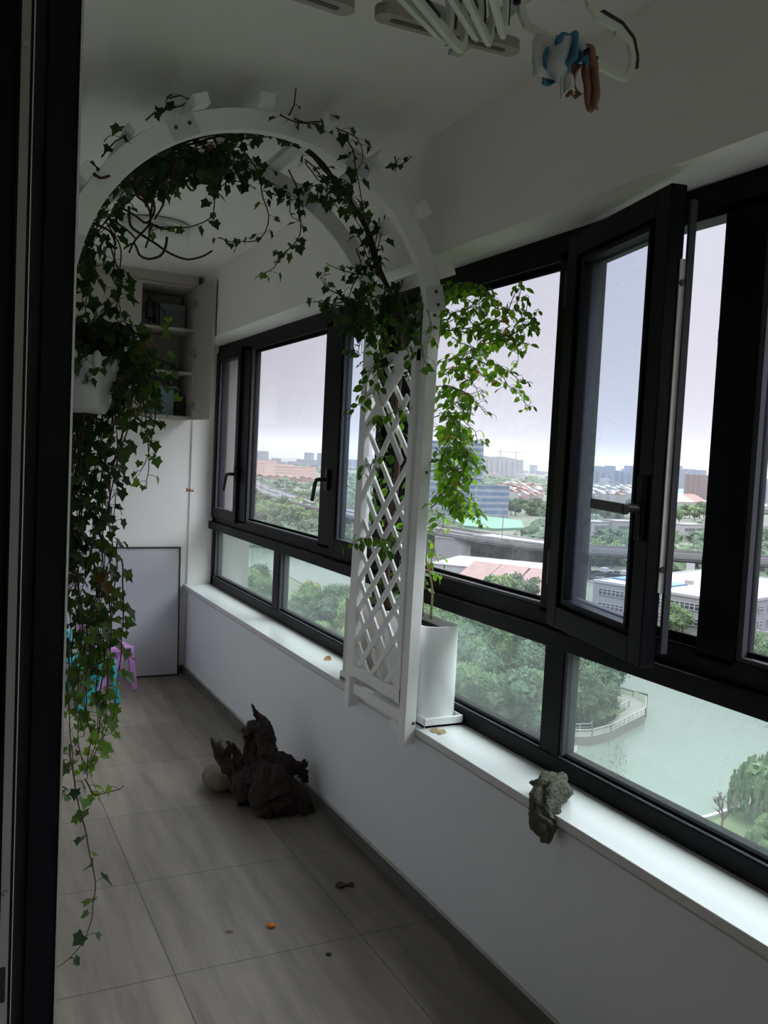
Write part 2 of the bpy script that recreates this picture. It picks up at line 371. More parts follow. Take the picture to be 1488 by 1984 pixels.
# ------------------------------------------------------------------ sliding door jamb beside the camera
dj = tag(bpy.data.objects.new('door_1', None), kind='structure'); C.objects.link(dj); dj.location = (0, 0, 0)
d = MB()
d.box(.178, XL, 2.035, 2.07, 0, 2.608); d.box(.120, .150, 2.045, 2.07, 0, 2.608)
d.box(.02, .178, 2.062, 2.07, 0, 2.608); d.box(.060, .082, 2.035, 2.07, 0, 2.608); d.box(.02, .04, 2.03, 2.07, 0, 2.608)
d.build('jamb', 'door_metal', dj, bevel=.002)
MB().box(XL-.004, XL+.001, 2.030, 2.036, 0, 2.608).box(.150, .1525, 2.044, 2.06, 0, 2.608).build('edge_trim', 'silver', dj)
MB().box(.126, .144, 2.041, 2.046, .02, 2.55).build('track_strip', 'door_grey', dj)
MB().box(.153, .176, 2.050, 2.062, 0, 2.6).build('brush_seal', 'rubber_seal', dj)
for z in (.55, 2.36): MB().tube([(.135, 2.041, z), (.135, 2.0375, z)], .0055, 10).build('screw', 'steel', dj)
MB().box(.127, .139, 2.036, 2.041, .30, .38).build('latch_keep', 'black_plastic', dj, bevel=.002)
# brass stub on the reveal
tag(MB().tube([(1.50, 5.9, 1.262), (1.455, 5.9, 1.266)], [.009, .008], 10).tube([(1.462, 5.9, 1.266), (1.452, 5.9, 1.266)], .013, 10).build('wall_hook', 'brass', smooth=True),
    'small brass stub sticking out of the wall between the cabinet and the far window', 'hook')
# ------------------------------------------------------------------ white garden arch
mat('white_wood', (.90, .90, .89), .55, .05, 14, .06, 120)
mat('joint_plate', (.66, .68, .72), .4, .05, 20)
mat('rust', (.10, .055, .03), .7, .3, 80)
Y0, Y1A = 2.64, 3.10          # front faces of the two hoops
AC = (.884, 1.940); RO, RI = .634, .570
arch = thing('garden_arch', (.884, 2.87, .55), 'white wooden garden arch with lattice sides overgrown with ivy', 'garden arch')
def hoop(y, name, zb, r0=RO, r1=RI):
    mb = MB(); n = 40; a0, a1 = math.radians(13), math.radians(167)
    vs = []
    for i in range(n+1):
        a = a0+(a1-a0)*i/n
        for r in (r1, r0):
            for yy in (y, y+.034): vs.append((AC[0]+r*math.cos(a), yy, AC[1]+r*math.sin(a)))
    fs = []
    for i in range(n):
        b = 4*i; c = b+4
        fs += [(b, c, c+2, b+2), (b+1, b+3, c+3, c+1), (b, b+1, c+1, c), (b+2, c+2, c+3, b+3)]
    fs += [(0, 2, 3, 1), (4*n, 4*n+1, 4*n+3, 4*n+2)]
    mb.add(vs, fs)
    o = mb.build(name, 'white_wood', arch, bevel=.003)
    return o
def leg(x_top, x_bot, y, zb):
    mb = MB(); zt = 2.10; w = .044
    s = [(x_bot-w, y, zb), (x_bot, y, zb), (x_top, y, zt), (x_top-w, y, zt)]
    mb.prism(s, (0, .046, 0)); return mb.build('leg', 'white_wood', arch, bevel=.003)
hoop(Y0, 'hoop', 0); hoop(Y1A, 'hoop', 0)
leg(1.492, 1.4775, Y0, .555); leg(1.492, 1.4775, Y1A+.01, .56)
leg(.312, .30, Y0, .02); leg(.312, .30, Y1A+.01, .02)
# joint plates with their bolts
for yy in (Y0, Y1A):
    for a in (14, 62, 118, 166):
        A = math.radians(a); c = Vector((AC[0]+(RO+RI)/2*math.cos(A), yy-.001, AC[1]+(RO+RI)/2*math.sin(A)))
        rd = Vector((math.cos(A), 0, math.sin(A))); tg = Vector((-math.sin(A), 0, math.cos(A)))
        jp = MB().obox(c, rd, (0, 1, 0), tg, .032, .004, .042).build('joint_plate', 'joint_plate', arch)
        for s in (-.022, .022):
            o = MB().tube([c+tg*s+rd*.004+Vector((0, -.006, 0)), c+tg*s+rd*.004], .006, 8).build('bolt', 'rust', None); o.parent = jp
    for s in (AC[0]-.59, AC[0]+.585):
        for z in (2.03, 1.99, 1.5, .63): MB().tube([(s, yy-.003, z), (s, yy+.002, z)], .0055, 8).build('bolt', 'rust', arch)
# slats that tie the two hoops together across the top
for a in (158, 148, 130, 112, 94, 76, 58, 40, 21.5):
    A = math.radians(a); c = Vector((AC[0]+(RO+.017)*math.cos(A), (2.585+3.19)/2, AC[1]+(RO+.017)*math.sin(A)))
    MB().obox(c, (-math.sin(A), 0, math.cos(A)), (0, 1, 0), (math.cos(A), 0, math.sin(A)), .023, .30, .0165).build('slat', 'white_wood', arch, bevel=.002)
# lattice side panels
def lattice(x, z0, z1, name, broken=False):
    y0, y1 = Y0+.046, Y1A+.01; p = thing(name, (0, 0, 0), None, None); p.parent = arch; p.matrix_parent_inverse = parent_inv(arch)
    fr = MB(); fr.box(x-.014, x+.012, y0, y0+.034, z0-.03, z1+.03); fr.box(x-.014, x+.012, y1-.034, y1, z0-.03, z1+.03)
    fr.box(x-.016, x+.012, y0, y1, z0-.022, z0+.022); fr.box(x-.016, x+.012, y0, y1, z1-.022, z1+.022)
    r = fr.build('rail', 'white_wood', p, bevel=.002)
    st = MB(); ang = math.radians(44); ya, yb = y0+.02, y1-.02; W = yb-ya; pitch = .118; k = math.tan(ang); wd = .0125; q = R(5)
    for sgn in (1, -1):
        z = z0-W*k
        while z < z1:
            # line: z at ya.. rises (sgn=1) or falls across the panel; clip to the frame
            pa, pb = (ya, z), (yb, z+W*k)
            if sgn < 0: pa, pb = (yb, z), (ya, z+W*k)
            t0 = max(0, (z0-z)/(W*k)); t1 = min(1, (z1-z)/(W*k))
            mid = z+W*k*.5
            skip = broken and ((sgn < 0 and 1.40 < mid < 1.78) or (sgn > 0 and 1.50 < mid < 1.66))
            if t1-t0 > .06 and not skip:
                P = Vector((x+sgn*.004, pa[0]+(pb[0]-pa[0])*t0, pa[1]+(pb[1]-pa[1])*t0)); Q = Vector((x+sgn*.004, pa[0]+(pb[0]-pa[0])*t1, pa[1]+(pb[1]-pa[1])*t1))
                st.bar(P, Q, .0235, .007, (1, 0, 0))
            z += pitch
    if broken:  # two laths have come loose and hang skewed
        st.bar((x-.012, y1-.03, 1.38), (x-.012, y0+.05, 1.76), .027, .007, (1, 0, 0)); st.bar((x-.018, y1-.10, 1.80), (x-.018, y0+.06, 1.53), .027, .007, (1, 0, 0))
        st.bar((x-.010, y1-.02, 1.63), (x-.010, y0+.03, 1.93), .05, .007, (1, 0, 0))
    st.build('lattice', 'white_wood', p)
    return p
lattice(1.445, .715, 1.90, 'lattice_panel', True); lattice(.288, .12, 1.90, 'lattice_panel')
MB().box(1.452, 1.472, Y0+.05, Y1A+.02, .615, .655).box(1.44, 1.468, Y0+.06, Y0+.12, .585, .615).build('cross_rail', 'white_wood', arch)

# ------------------------------------------------------------------ planters on the window board
mat('planter_white', (.82, .82, .83), .35, .03, 6, coat=.15)
mat('planter_cream', (.74, .71, .62), .4, .05, 6)
mat('soil', (.035, .024, .016), .95, .4, 40, .8, 60)
mat('dirt_stain', (.34, .24, .12), .9, .4, 30, .2)
def planter(y0, y1, x0, x1, z0, h, m, label, cat='planter'):
    o = thing('planter', ((x0+x1)/2, (y0+y1)/2, z0), label, cat)
    xm, hw = (x0+x1)/2, (x1-x0)/2; out = [(x1, y1), (x0, y1)]
    def ring(ins, z):
        p = []
        for i in range(15):                       # rounded end facing the room side / camera end
            a = PI+ (PI*.93)*i/14
            p.append((xm+(hw-ins)*math.cos(a), y0+.045+(.045-ins)*math.sin(a), z))
        p += [(x1-ins, y1-ins, z), (x0+ins, y1-ins, z)]
        return p
    mb = MB(); prof = [(0.006, z0), (0, z0+.01), (0, z0+h), (.010, z0+h), (.010, z0+h-.012), (.012, z0+.05)]
    vs = []; k = len(ring(0, 0))
    for ins, z in prof: vs += ring(ins, z)
    fs = [(i*k+j, i*k+(j+1) % k, (i+1)*k+(j+1) % k, (i+1)*k+j) for i in range(len(prof)-1) for j in range(k)]
    fs += [tuple(range(k))[::-1]]
    mb.add(vs, fs); mb.build('pot', m, o, sharp=40)
    s = MB(); vs = [(x, y, z-.028+.006*mnoise.noise(Vector((x*40, y*40, 0)))) for x, y, z in ring(.012, z0+h)]
    s.add(vs, [tuple(range(k))]); s.build('soil', 'soil', o)
    return o
def saucer(x0, x1, y0, y1, z0, h, label):
    o = thing('plant_saucer', ((x0+x1)/2, (y0+y1)/2, z0), label, 'saucer')
    mb = MB(); mb.box(x0, x1, y0, y1, z0, z0+h*.35)
    mb.box(x0, x0+.006, y0, y1, z0, z0+h).box(x1-.006, x1, y0, y1, z0, z0+h).box(x0, x1, y0, y0+.006, z0, z0+h).box(x0, x1, y1-.006, y1, z0, z0+h)
    mb.build('tray', 'planter_white', o, bevel=.003)
    st = MB(); q = R(3)
    for i in range(26): st.blob((q.uniform(x0+.01, x1-.01), q.uniform(y0+.008, y1-.01), z0+h*.36), q.uniform(.004, .009), .3, 1, 4, i, sq=(1, 1, .4))
    st.build('dried_soil', 'dirt_stain', o)['kind'] = 'stuff'
    return o
saucer(1.502, 1.660, 2.622, 2.975, SILL, .036, 'shallow white square saucer under the white rounded planter on the window board')
saucer(1.502, 1.660, 2.985, 3.36, SILL, .032, 'white saucer under the cream planter behind the lattice')
rose = planter(2.645, 2.965, 1.506, 1.656, SILL+.0135, .335, 'planter_white', 'white rounded planter with a leafy rose bush, on the window board by the arch')
ivyp = planter(3.005, 3.34, 1.506, 1.656, SILL+.0122, .33, 'planter_cream', 'cream planter behind the white lattice, its brown ivy trunk climbing over the arch')
rose['category'] = 'potted rose'; ivyp['category'] = 'potted ivy'
rose.name = 'potted_rose'; ivyp.name = 'potted_ivy'
tag(MB().blob((1.535, 2.585, SILL+.001), .022, .6, 2.2, 10, 4, sq=(1, 1.3, .05)).build('soil_spill', 'dirt_stain'), 'spilled brown soil on the window board in front of the white saucer', 'soil', kind='stuff')

# ------------------------------------------------------------------ wall cabinet, ceiling lamp, leaning board
mat('cabinet_laminate', (.46, .42, .385), .5, .06, 4, stretch=(1, 1, 12))
mat('cabinet_inside', (.30, .275, .25), .6, .06, 6)
mat('hinge_metal', (.5, .5, .48), .3, metal=1.)
CF = 5.82; CB, CT = 1.735, 2.60
cab = thing('wall_cabinet', (.85, YB, CB), 'beige wall cabinet under the ceiling with its end compartment standing open', 'cabinet')
mb = MB(); x0, xs, x1 = .26, 1.105, 1.462
mb.box(x0, x1, CF, YB+.205, CB, CB+.018).box(x0, x1, CF, YB+.205, CT-.018, CT)
for x in (x0, .68, xs-.02, x1-.018): mb.box(x, x+.018, CF, YB+.205, CB, CT)
mb.box(x0, x1, YB+.20, YB+.206, CB, CT)
mb.build('carcass', 'cabinet_laminate', cab, bevel=.001)
MB().box(x0, x1+.002, CF-.006, YB, CT+.002, CEIL-.001).build('filler_panel', 'cabinet_laminate', cab)
for z in (2.025, 2.305): MB().box(xs, x1-.018, CF+.012, YB+.2, z, z+.018).build('shelf', 'cabinet_laminate', cab)
for a, b in ((.262, .682), (.686, xs-.004)): MB().box(a, b, CF-.02, CF-.002, CB, CT-.002).build('door', 'cabinet_laminate', cab, bevel=.002)
dr = bpy.data.objects.new('door', None); C.objects.link(dr); dr.parent = cab; dr.matrix_parent_inverse = parent_inv(cab)
dr.location = (1.462, CF-.004, 0); dr.rotation_euler = (0, 0, math.radians(4)); dr['label'] = 'open cabinet door swung against the window wall'
o = MB().box(-.016, .002, -.352, 0, CB-.004, CT-.002).build('door_panel', 'cabinet_laminate', None, bevel=.002); o.parent = dr
for z in (CB+.09, CB+.43, CT-.12):
    o = MB().obox((-.022, -.045, z), (1, 0, 0), (0, 1, 0), (0, 0, 1), .008, .026, .009).obox((-.030, -.015, z), (1, 0, 0), (0, 1, 0), (0, 0, 1), .012, .022, .006).obox((-.020, -.045, z), (1, 0, 0), (0, 1, 0), (0, 0, 1), .006, .008, .026).build('hinge', 'hinge_metal', None, bevel=.002); o.parent = dr
# what stands in the open compartment
mat('dark_plastic', (.02, .022, .024), .45)
mat('pale_blue_plastic', (.22, .36, .42), .45, .06, 8)
mat('grey_plastic', (.20, .25, .25), .5)
mat('cream_plastic', (.62, .58, .50), .4)
mat('navy_card', (.035, .045, .09), .6)
mat('photo_card', (.22, .16, .10), .6, .6, 40)
t = thing('aquarium_pump', (1.19, 5.99, 2.323), 'black electric pump with dangling cables on the top cabinet shelf', 'pump')
MB().tube([(1.185, 5.975, 2.395), (1.185, 5.975, 2.49)], .024, 14).tube([(1.185, 5.975, 2.49), (1.185, 5.975, 2.535)], .016, 12).build('body', 'dark_plastic', t, bevel=.004)
MB().box(1.165, 1.205, 5.95, 6.015, 2.385, 2.445).tube([(1.225, 5.99, 2.36), (1.225, 5.99, 2.50)], .014, 10).build('motor', 'dark_plastic', t, bevel=.005)
cb = MB()
cb.tube([(1.185, 5.96, 2.39), (1.18, 5.95, 2.36), (1.168, 5.945, 2.325)], .0035, 6)
cb.tube([(1.205, 5.96, 2.45), (1.25, 5.95, 2.462), (1.275, 5.945, 2.44), (1.28, 5.94, 2.36), (1.295, 5.935, 2.33)], .0035, 6)
cb.tube([(1.12, 5.96, 2.425), (1.165, 5.96, 2.428)], .004, 6)
cb.build('cable', 'dark_plastic', t); MB().box(1.285, 1.305, 5.925, 5.945, 2.3235, 2.335).build('plug', 'planter_white', t, bevel=.002)
t = thing('glass_tank', (1.30, 6.02, 2.323), 'small greenish glass tank standing behind the pump', 'tank')
MB().box(1.26, 1.43, 6.015, 6.08, 2.324, 2.50).build('tank_wall', 'grey_plastic', t, bevel=.003)
MB().box(1.118, 1.255, 6.03, 6.08, 2.324, 2.49).build('filter_box', 'grey_plastic', t, bevel=.003)
tag(MB().box(1.24, 1.40, 5.96, 6.07, 2.0435, 2.075).build('storage_box', 'navy_card', bevel=.003), 'flat dark storage box on the middle cabinet shelf', 'box')
tag(MB().box(1.22, 1.37, 5.97, 6.07, 2.0755, 2.105).build('flat_carton', 'navy_card', bevel=.003), 'navy carton lying on the flat dark box', 'box')
t = thing('water_bottle', (1.145, 5.97, CB+.018), 'cream cylinder bottle at the near end of the lowest cabinet shelf', 'bottle')
MB().lathe([(.026, 0), (.03, .01), (.03, .19), (.02, .215), (.014, .225)], (1.15, 5.97, CB+.0185), 20).build('body', 'cream_plastic', t, smooth=True)
MB().box(1.140, 1.150, 5.937, 5.942, CB+.08, CB+.14).build('handle_slot', 'dark_plastic', t)
t = thing('storage_crate', (1.27, 5.99, CB+.018), 'pale blue plastic crate on the lowest cabinet shelf', 'crate')
MB().box(1.19, 1.36, 5.95, 6.07, CB+.0185, CB+.20).build('tub', 'pale_blue_plastic', t, bevel=.006)
MB().box(1.185, 1.365, 5.945, 6.075, CB+.20, CB+.215).build('lid', 'pale_blue_plastic', t, bevel=.004)
MB().box(1.225, 1.275, 5.946, 5.949, CB+.06, CB+.145).build('picture_sticker', 'photo_card', t)
tag(MB().box(1.37, 1.43, 5.95, 6.06, CB+.0185, CB+.15).build('tool_case', 'dark_plastic', bevel=.005), 'small black case beside the pale blue crate', 'case')

mat('lamp_white', (.78, .79, .80), .35, .02, 4)
LP = at(303, 449, 'Z', CEIL-.04); LP.z = CEIL
lamp = thing('ceiling_lamp', LP, 'round flat white ceiling lamp, switched off, near the cabinet', 'ceiling lamp')
MB().lathe([(.165, -.002), (.17, -.012), (.165, -.03), (.15, -.032)], LP, 40).build('rim', 'silver', lamp, smooth=True)
MB().lathe([(.165, -.03), (.165, -.075), (.15, -.098), (.10, -.112), (.01, -.116)], LP, 40).build('diffuser', 'lamp_white', lamp, smooth=True)

mat('board_white', (.50, .50, .53), .12, .02, 2, coat=.5)
mat('board_frame', (.02, .02, .022), .4, metal=.3)
wb = thing('whiteboard', (1.0, 5.95, 0), 'large white board in a thin black frame leaning on the end wall', 'whiteboard')
def bd(x0, x1, z0, z1, t0, t1, name, m, par, **k):
    mb = MB(); a = math.atan2(.055, .872); n = Vector((0, -math.cos(a), math.sin(a))); u = Vector((0, math.sin(a), math.cos(a)))
    c = Vector(((x0+x1)/2, 5.935, 0))+u*((z0+z1)/2)+n*((t0+t1)/2)
    mb.obox(c, (1, 0, 0), u, n, (x1-x0)/2, (z1-z0)/2, (t1-t0)/2); return mb.build(name, m, par, **k)
bx0, bx1, bz = .30, 1.446, .872
bd(bx0+.006, bx1-.006, .006, bz-.006, 0, .012, 'panel', 'board_white', wb)
for a in ((bx0, bx1, 0, .009), (bx0, bx1, bz-.009, bz), (bx0, bx0+.008, 0, bz), (bx1-.008, bx1, 0, bz)): bd(*a, -.003, .018, 'frame', 'board_frame', wb)
sc = MB(); sc.lathe([(.006, 0), (.005, .004)], (bx1-.022, 5.972, bz-.03), 10); sc.build('corner_screw', 'steel', wb)

# ------------------------------------------------------------------ small plastic chairs
mat('lilac_plastic', (.58, .27, .62), .4, .04, 6)
mat('teal_plastic', (.03, .40, .44), .4, .04, 6)
def chair(loc, rot, m, label, lift):
    t = thing('child_chair', loc, label, 'chair'); t.rotation_euler = (0, 0, rot)
    def ad(mb, name, **k):
        o = mb.build(name, m, None, **k); o.parent = t; return o
    W, D, H = .12, .125, .27
    ad(MB().box(-D, D, -W+.012, W-.012, H-.014, H).box(-D, D, -W, -W+.022, H-.03, H+.004).box(-D, D, W-.022, W, H-.03, H+.004), 'seat', bevel=.006)
    for s in (-1, 1):
        for d in (-1, 1):
            p = Vector((.085+.012*d, s*(W-.004), H-.012)); q = Vector((.13 if d > 0 else -.115, s*(W+.018), 0))
            ad(MB().bar(p, q, .022, .036, (1, 0, 0)), 'leg', bevel=.004)
    b = MB(); vs = []
    for z, x, hw in ((H-.01, -D, .05), (H+.06, -D-.012, .065), (H+.10, -D-.02, W-.012), (H+.20, -D-.038, W-.015), (H+.225, -D-.042, W-.05)):
        vs += [(x, -hw, z), (x-.02, -hw, z), (x-.02, hw, z), (x, hw, z)]
    fs = [(4*i+j, 4*i+(j+1) % 4, 4*i+4+(j+1) % 4, 4*i+4+j) for i in range(4) for j in range(4)]+[(3, 2, 1, 0), (16, 17, 18, 19)]
    ad(b.add(vs, fs), 'backrest', bevel=.005)
    return t
chair((.952, 5.753, 0), math.radians(10), 'lilac_plastic', 'lilac plastic child chair behind the hanging ivy in front of the white board', 0)
chair((.775, 5.41, 0), math.radians(20), 'teal_plastic', 'turquoise plastic child chair tucked beside the lilac chair behind the ivy', 0)

# ------------------------------------------------------------------ driftwood and stone
mat('driftwood', (.020, .009, .006), .8, .6, 14, 1., 60, stretch=(1, 1, .3))
mat('river_stone', (.105, .09, .055), .6, .35, 10, .15)
def wood(mb, pts, rads, seed):
    P = [Vector(p) for p in pts]; q = []; r = []
    for i in range(len(P)-1):
        for k in range(6):
            f = k/6; p = P[i].lerp(P[i+1], f); j = mnoise.noise_vector(p*9+Vector((seed, 0, 0)))*.014
            q.append(p+j); r.append((rads[i]+(rads[i+1]-rads[i])*f)*(1+.45*mnoise.noise(p*22+Vector((0, seed, 0)))))
    q.append(P[-1]); r.append(max(.002, rads[-1]))
    mb.tube(q, r, 14)
dw = MB()
wood(dw, [(1.31, 3.47, .06), (1.29, 3.60, .15), (1.30, 3.66, .26), (1.285, 3.68, .34), (1.255, 3.70, .375), (1.235, 3.71, .42)], [.07, .065, .04, .029, .013, .003], 1)
wood(dw, [(1.285, 3.68, .335), (1.235, 3.70, .325), (1.215, 3.69, .29), (1.25, 3.69, .28)], [.026, .022, .015, .010], 2)
wood(dw, [(1.22, 3.62, .02), (1.20, 3.70, .10), (1.13, 3.74, .17), (1.10, 3.76, .235), (1.075, 3.77, .265)], [.05, .05, .030, .018, .004], 3)
wood(dw, [(1.14, 3.74, .15), (1.15, 3.76, .245)], [.022, .005], 4)
wood(dw, [(1.21, 3.72, .12), (1.185, 3.73, .20), (1.17, 3.735, .245)], [.035, .02, .006], 5)
wood(dw, [(1.24, 3.70, .16), (1.235, 3.72, .25), (1.21, 3.73, .31)], [.035, .02, .006], 6)
wood(dw, [(1.30, 3.60, .16), (1.39, 3.61, .16), (1.45, 3.60, .13), (1.47, 3.58, .10)], [.07, .045, .028, .018], 7)
wood(dw, [(1.39, 3.60, .16), (1.44, 3.55, .19)], [.03, .012], 8)
wood(dw, [(1.30, 3.60, .12), (1.38, 3.50, .08), (1.42, 3.45, .0)], [.07, .05, .03], 9)
wood(dw, [(1.28, 3.58, .14), (1.24, 3.50, .06), (1.23, 3.46, .0)], [.07, .05, .028], 10)
wood(dw, [(1.19, 3.70, .10), (1.28, 3.62, .12)], [.05, .085], 11)
wood(dw, [(1.30, 3.55, .10), (1.32, 3.44, .02)], [.08, .05], 12)
wood(dw, [(1.26, 3.62, .10), (1.20, 3.60, .02)], [.06, .03], 13)
dw.blob((1.30, 3.58, .10), .078, .5, 1.5, 20, 8, sq=(1.1, 1, 1))
wood(dw, [(1.25, 3.66, .17), (1.262, 3.69, .24), (1.25, 3.71, .275)], [.02, .012, .003], 14)
wood(dw, [(1.12, 3.745, .19), (1.115, 3.77, .225), (1.125, 3.78, .25)], [.014, .008, .002], 15)
wood(dw, [(1.42, 3.60, .15), (1.475, 3.62, .165)], [.02, .006], 16)
dv = []
for v in dw.v:      # weathered, fluted grain
    v = Vector(v); w = Vector((v.x*46, v.y*46, v.z*13))
    v += mnoise.noise_vector(w)*.013+mnoise.noise_vector(v*95)*.006
    v.z = max(.0, v.z); dv.append(v)
dw.v = dv
tag(dw.build('driftwood', 'driftwood'), 'dark gnarled driftwood stump with upright snags on the floor by the wall', 'driftwood')
tag(MB().blob((1.155, 3.84, .056), .105, .08, .8, 20, 3, sq=(.85, 1.05, .53)).build('river_stone', 'river_stone', smooth=True), 'smooth brownish stone half under the driftwood', 'stone')

# ------------------------------------------------------------------ cloth on the window board
mat('terry_cloth', (.19, .195, .145), .95, .45, 120, 1., 450)
ct = MB()
def roll(pts, rad, seed, n=54):
    S = smooth_path(pts, .0036); k = len(S); rr = []
    for i in range(k):
        f = i/(k-1)*(len(rad)-1); j = min(int(f), len(rad)-2); rr.append(rad[j]+(rad[j+1]-rad[j])*(f-j))
    b = len(ct.v); ct.tube(S, rr, n)
    for i in range(b, len(ct.v)):      # folds run along the roll, nap on top
        v = Vector(ct.v[i]); c = S[(i-b)//n]; d = (v-c)
        fold = 1+.30*math.sin(5*((i-b) % n)/n*2*PI+seed+2*mnoise.noise(v*18))*.45+.30*mnoise.noise(v*26+Vector((seed, 0, 0)))
        ct.v[i] = tuple(c+d*fold+mnoise.noise_vector(v*170)*.0045)
def smooth_path(P, step=.02, jit=0., seed=0):
    P = [Vector(p) for p in P]; out = []
    for i in range(len(P)-1):
        a, b = P[max(i-1, 0)], P[i]; c, d = P[i+1], P[min(i+2, len(P)-1)]
        n = max(2, int((c-b).length/step))
        for k in range(n):
            t = k/n
            p = .5*((2*b)+(c-a)*t+(2*a-5*b+4*c-d)*t*t+(3*b-a-3*c+d)*t**3)
            if jit: p = p+mnoise.noise_vector(p*14+Vector((seed, 0, 0)))*jit
            out.append(p)
    out.append(P[-1]); return out
roll([(1.607, 1.985, .632), (1.570, 1.965, .646), (1.522, 1.940, .645), (1.484, 1.915, .618), (1.466, 1.893, .580), (1.462, 1.880, .545)], [.008, .034, .038, .036, .034, .012], 1)
roll([(1.590, 1.930, .630), (1.545, 1.915, .643), (1.505, 1.900, .640), (1.474, 1.880, .600), (1.464, 1.866, .560), (1.463, 1.858, .535)], [.006, .026, .028, .030, .030, .010], 4)
roll([(1.545, 1.985, .634), (1.522, 2.000, .640), (1.508, 2.013, .640)], [.018, .012, .003], 2, 12)
tag(ct.build('cleaning_cloth', 'terry_cloth'), 'crumpled olive terry cloth hanging over the edge of the window board', 'cloth')

# ------------------------------------------------------------------ bits on the floor and the window board
mat('dry_leaf', (.40, .20, .07), .7, .3, 60); mat('orange_petal', (.85, .22, .02), .6, .15, 80); mat('seed_brown', (.10, .065, .03), .8, .4, 60); mat('green_bit', (.08, .12, .04), .7, .3, 60)
def crumb(name, loc, r, m, label, cat, sq=(1, 1, .35), seed=1): tag(MB().blob((loc[0], loc[1], loc[2]+r*sq[2]*.9), r, .5, 1.8, 9, seed, sq=sq).build(name, m, smooth=True), label, cat)
lf = MB(); lf.add([(1.562, 3.655, SILL+.001), (1.588, 3.648, SILL+.003), (1.592, 3.675, SILL+.016), (1.578, 3.69, SILL+.012), (1.563, 3.68, SILL+.004)], [(0, 1, 2, 3, 4)])
tag(lf.build('fallen_leaf', 'dry_leaf'), 'dry orange-brown leaf lying on the white window board beside the lattice', 'leaf')
crumb('flower_head', (.978, 2.64, 0), .013, 'orange_petal', 'bright orange blossom on the grey floor tiles', 'flower', seed=2)
crumb('seed_pod', (1.300, 2.81, 0), .016, 'seed_brown', 'larger of the two dry seed pods on the shaded floor', 'seed', seed=3)
crumb('seed_pod', (1.333, 2.80, 0), .012, 'seed_brown', 'smaller of the two dry seed pods on the shaded floor', 'seed', seed=4)
crumb('leaf_scrap', (1.09, 2.419, 0), .008, 'green_bit', 'tiny dark leaf scrap on the floor close to a tile joint', 'leaf', seed=5)
tag(MB().tube([(.83, 2.655, .003), (.842, 2.653, .005), (.852, 2.648, .003)], .0018, 6).build('twig', 'seed_brown'), 'tiny dark twig on the floor tiles beside the orange blossom', 'twig')
crumb('seed_pod', (1.16, 4.08, 0), .007, 'seed_brown', 'tiny dark crumb on the floor behind the driftwood', 'seed', seed=7)

# ------------------------------------------------------------------ drying rack under the ceiling, hangers
mat('rack_beige', (.36, .33, .28), .45, .05, 10)
mat('rack_slot', (.10, .065, .05), .6)
mat('rack_grey', (.42, .43, .43), .35, .05, 10, metal=.2)
mat('hanger_white', (.66, .67, .58), .42, .04, 8)
mat('hanger_pad', (.012, .012, .014), .6)
rack = thing('drying_rack', (.9, 1.35, CEIL), 'ceiling drying rack with flat slotted beige rails', 'drying rack')
def stadium(p, q, w, th, name, m, par, up=Vector((0, 0, 1))):
    p, q = Vector(p), Vector(q); t = (q-p).normalized(); s = up.cross(t).normalized(); k = t.cross(s); poly = []
    for i in range(11): a = PI/2+PI*i/10; poly.append(p+(t*math.cos(a)+s*math.sin(a))*w/2)
    for i in range(11): a = -PI/2+PI*i/10; poly.append(q+(t*math.cos(a)+s*math.sin(a))*w/2)
    return MB().prism(poly, k*th).build(name, m, par)
ZR = 2.44
for (a, b) in (((748, 36), (985, 100)), ((430, -60), (664, 20))):
    p, q = at(*a, 'Z', ZR), at(*b, 'Z', ZR)
    stadium(p, q, .048, .022, 'rail', 'rack_beige', rack)
    d = (q-p).normalized()
    stadium(p+d*.016-Vector((0, 0, .0015)), q-d*.016-Vector((0, 0, .0015)), .013, .003, 'slot', 'rack_slot', rack)
for a, b, w in (((878, 104), (1060, -40), .03), ((640, -60), (880, 40), .05)):
    p, q = at(*a, 'Z', ZR+.05), at(*b, 'Z', ZR+.05); MB().bar(p, q, w, .012).build('arm', 'rack_grey', rack, bevel=.002)
for x, y in ((.75, 1.15), (1.02, 1.30)): MB().tube([(x, y, ZR+.05), (x, y, CEIL)], .008, 10).build('post', 'rack_grey', rack)
HG = [(-.20, -.02), (-.205, .02), (-.185, .055), (-.14, .072), (-.055, .072), (-.032, .085), (-.018, .105), (0, .110), (.018, .105), (.032, .085), (.055, .072), (.14, .072), (.185, .055), (.205, .02), (.20, -.02), (.18, -.045), (.15, -.05), (0, -.05), (-.15, -.05), (-.18, -.045)]
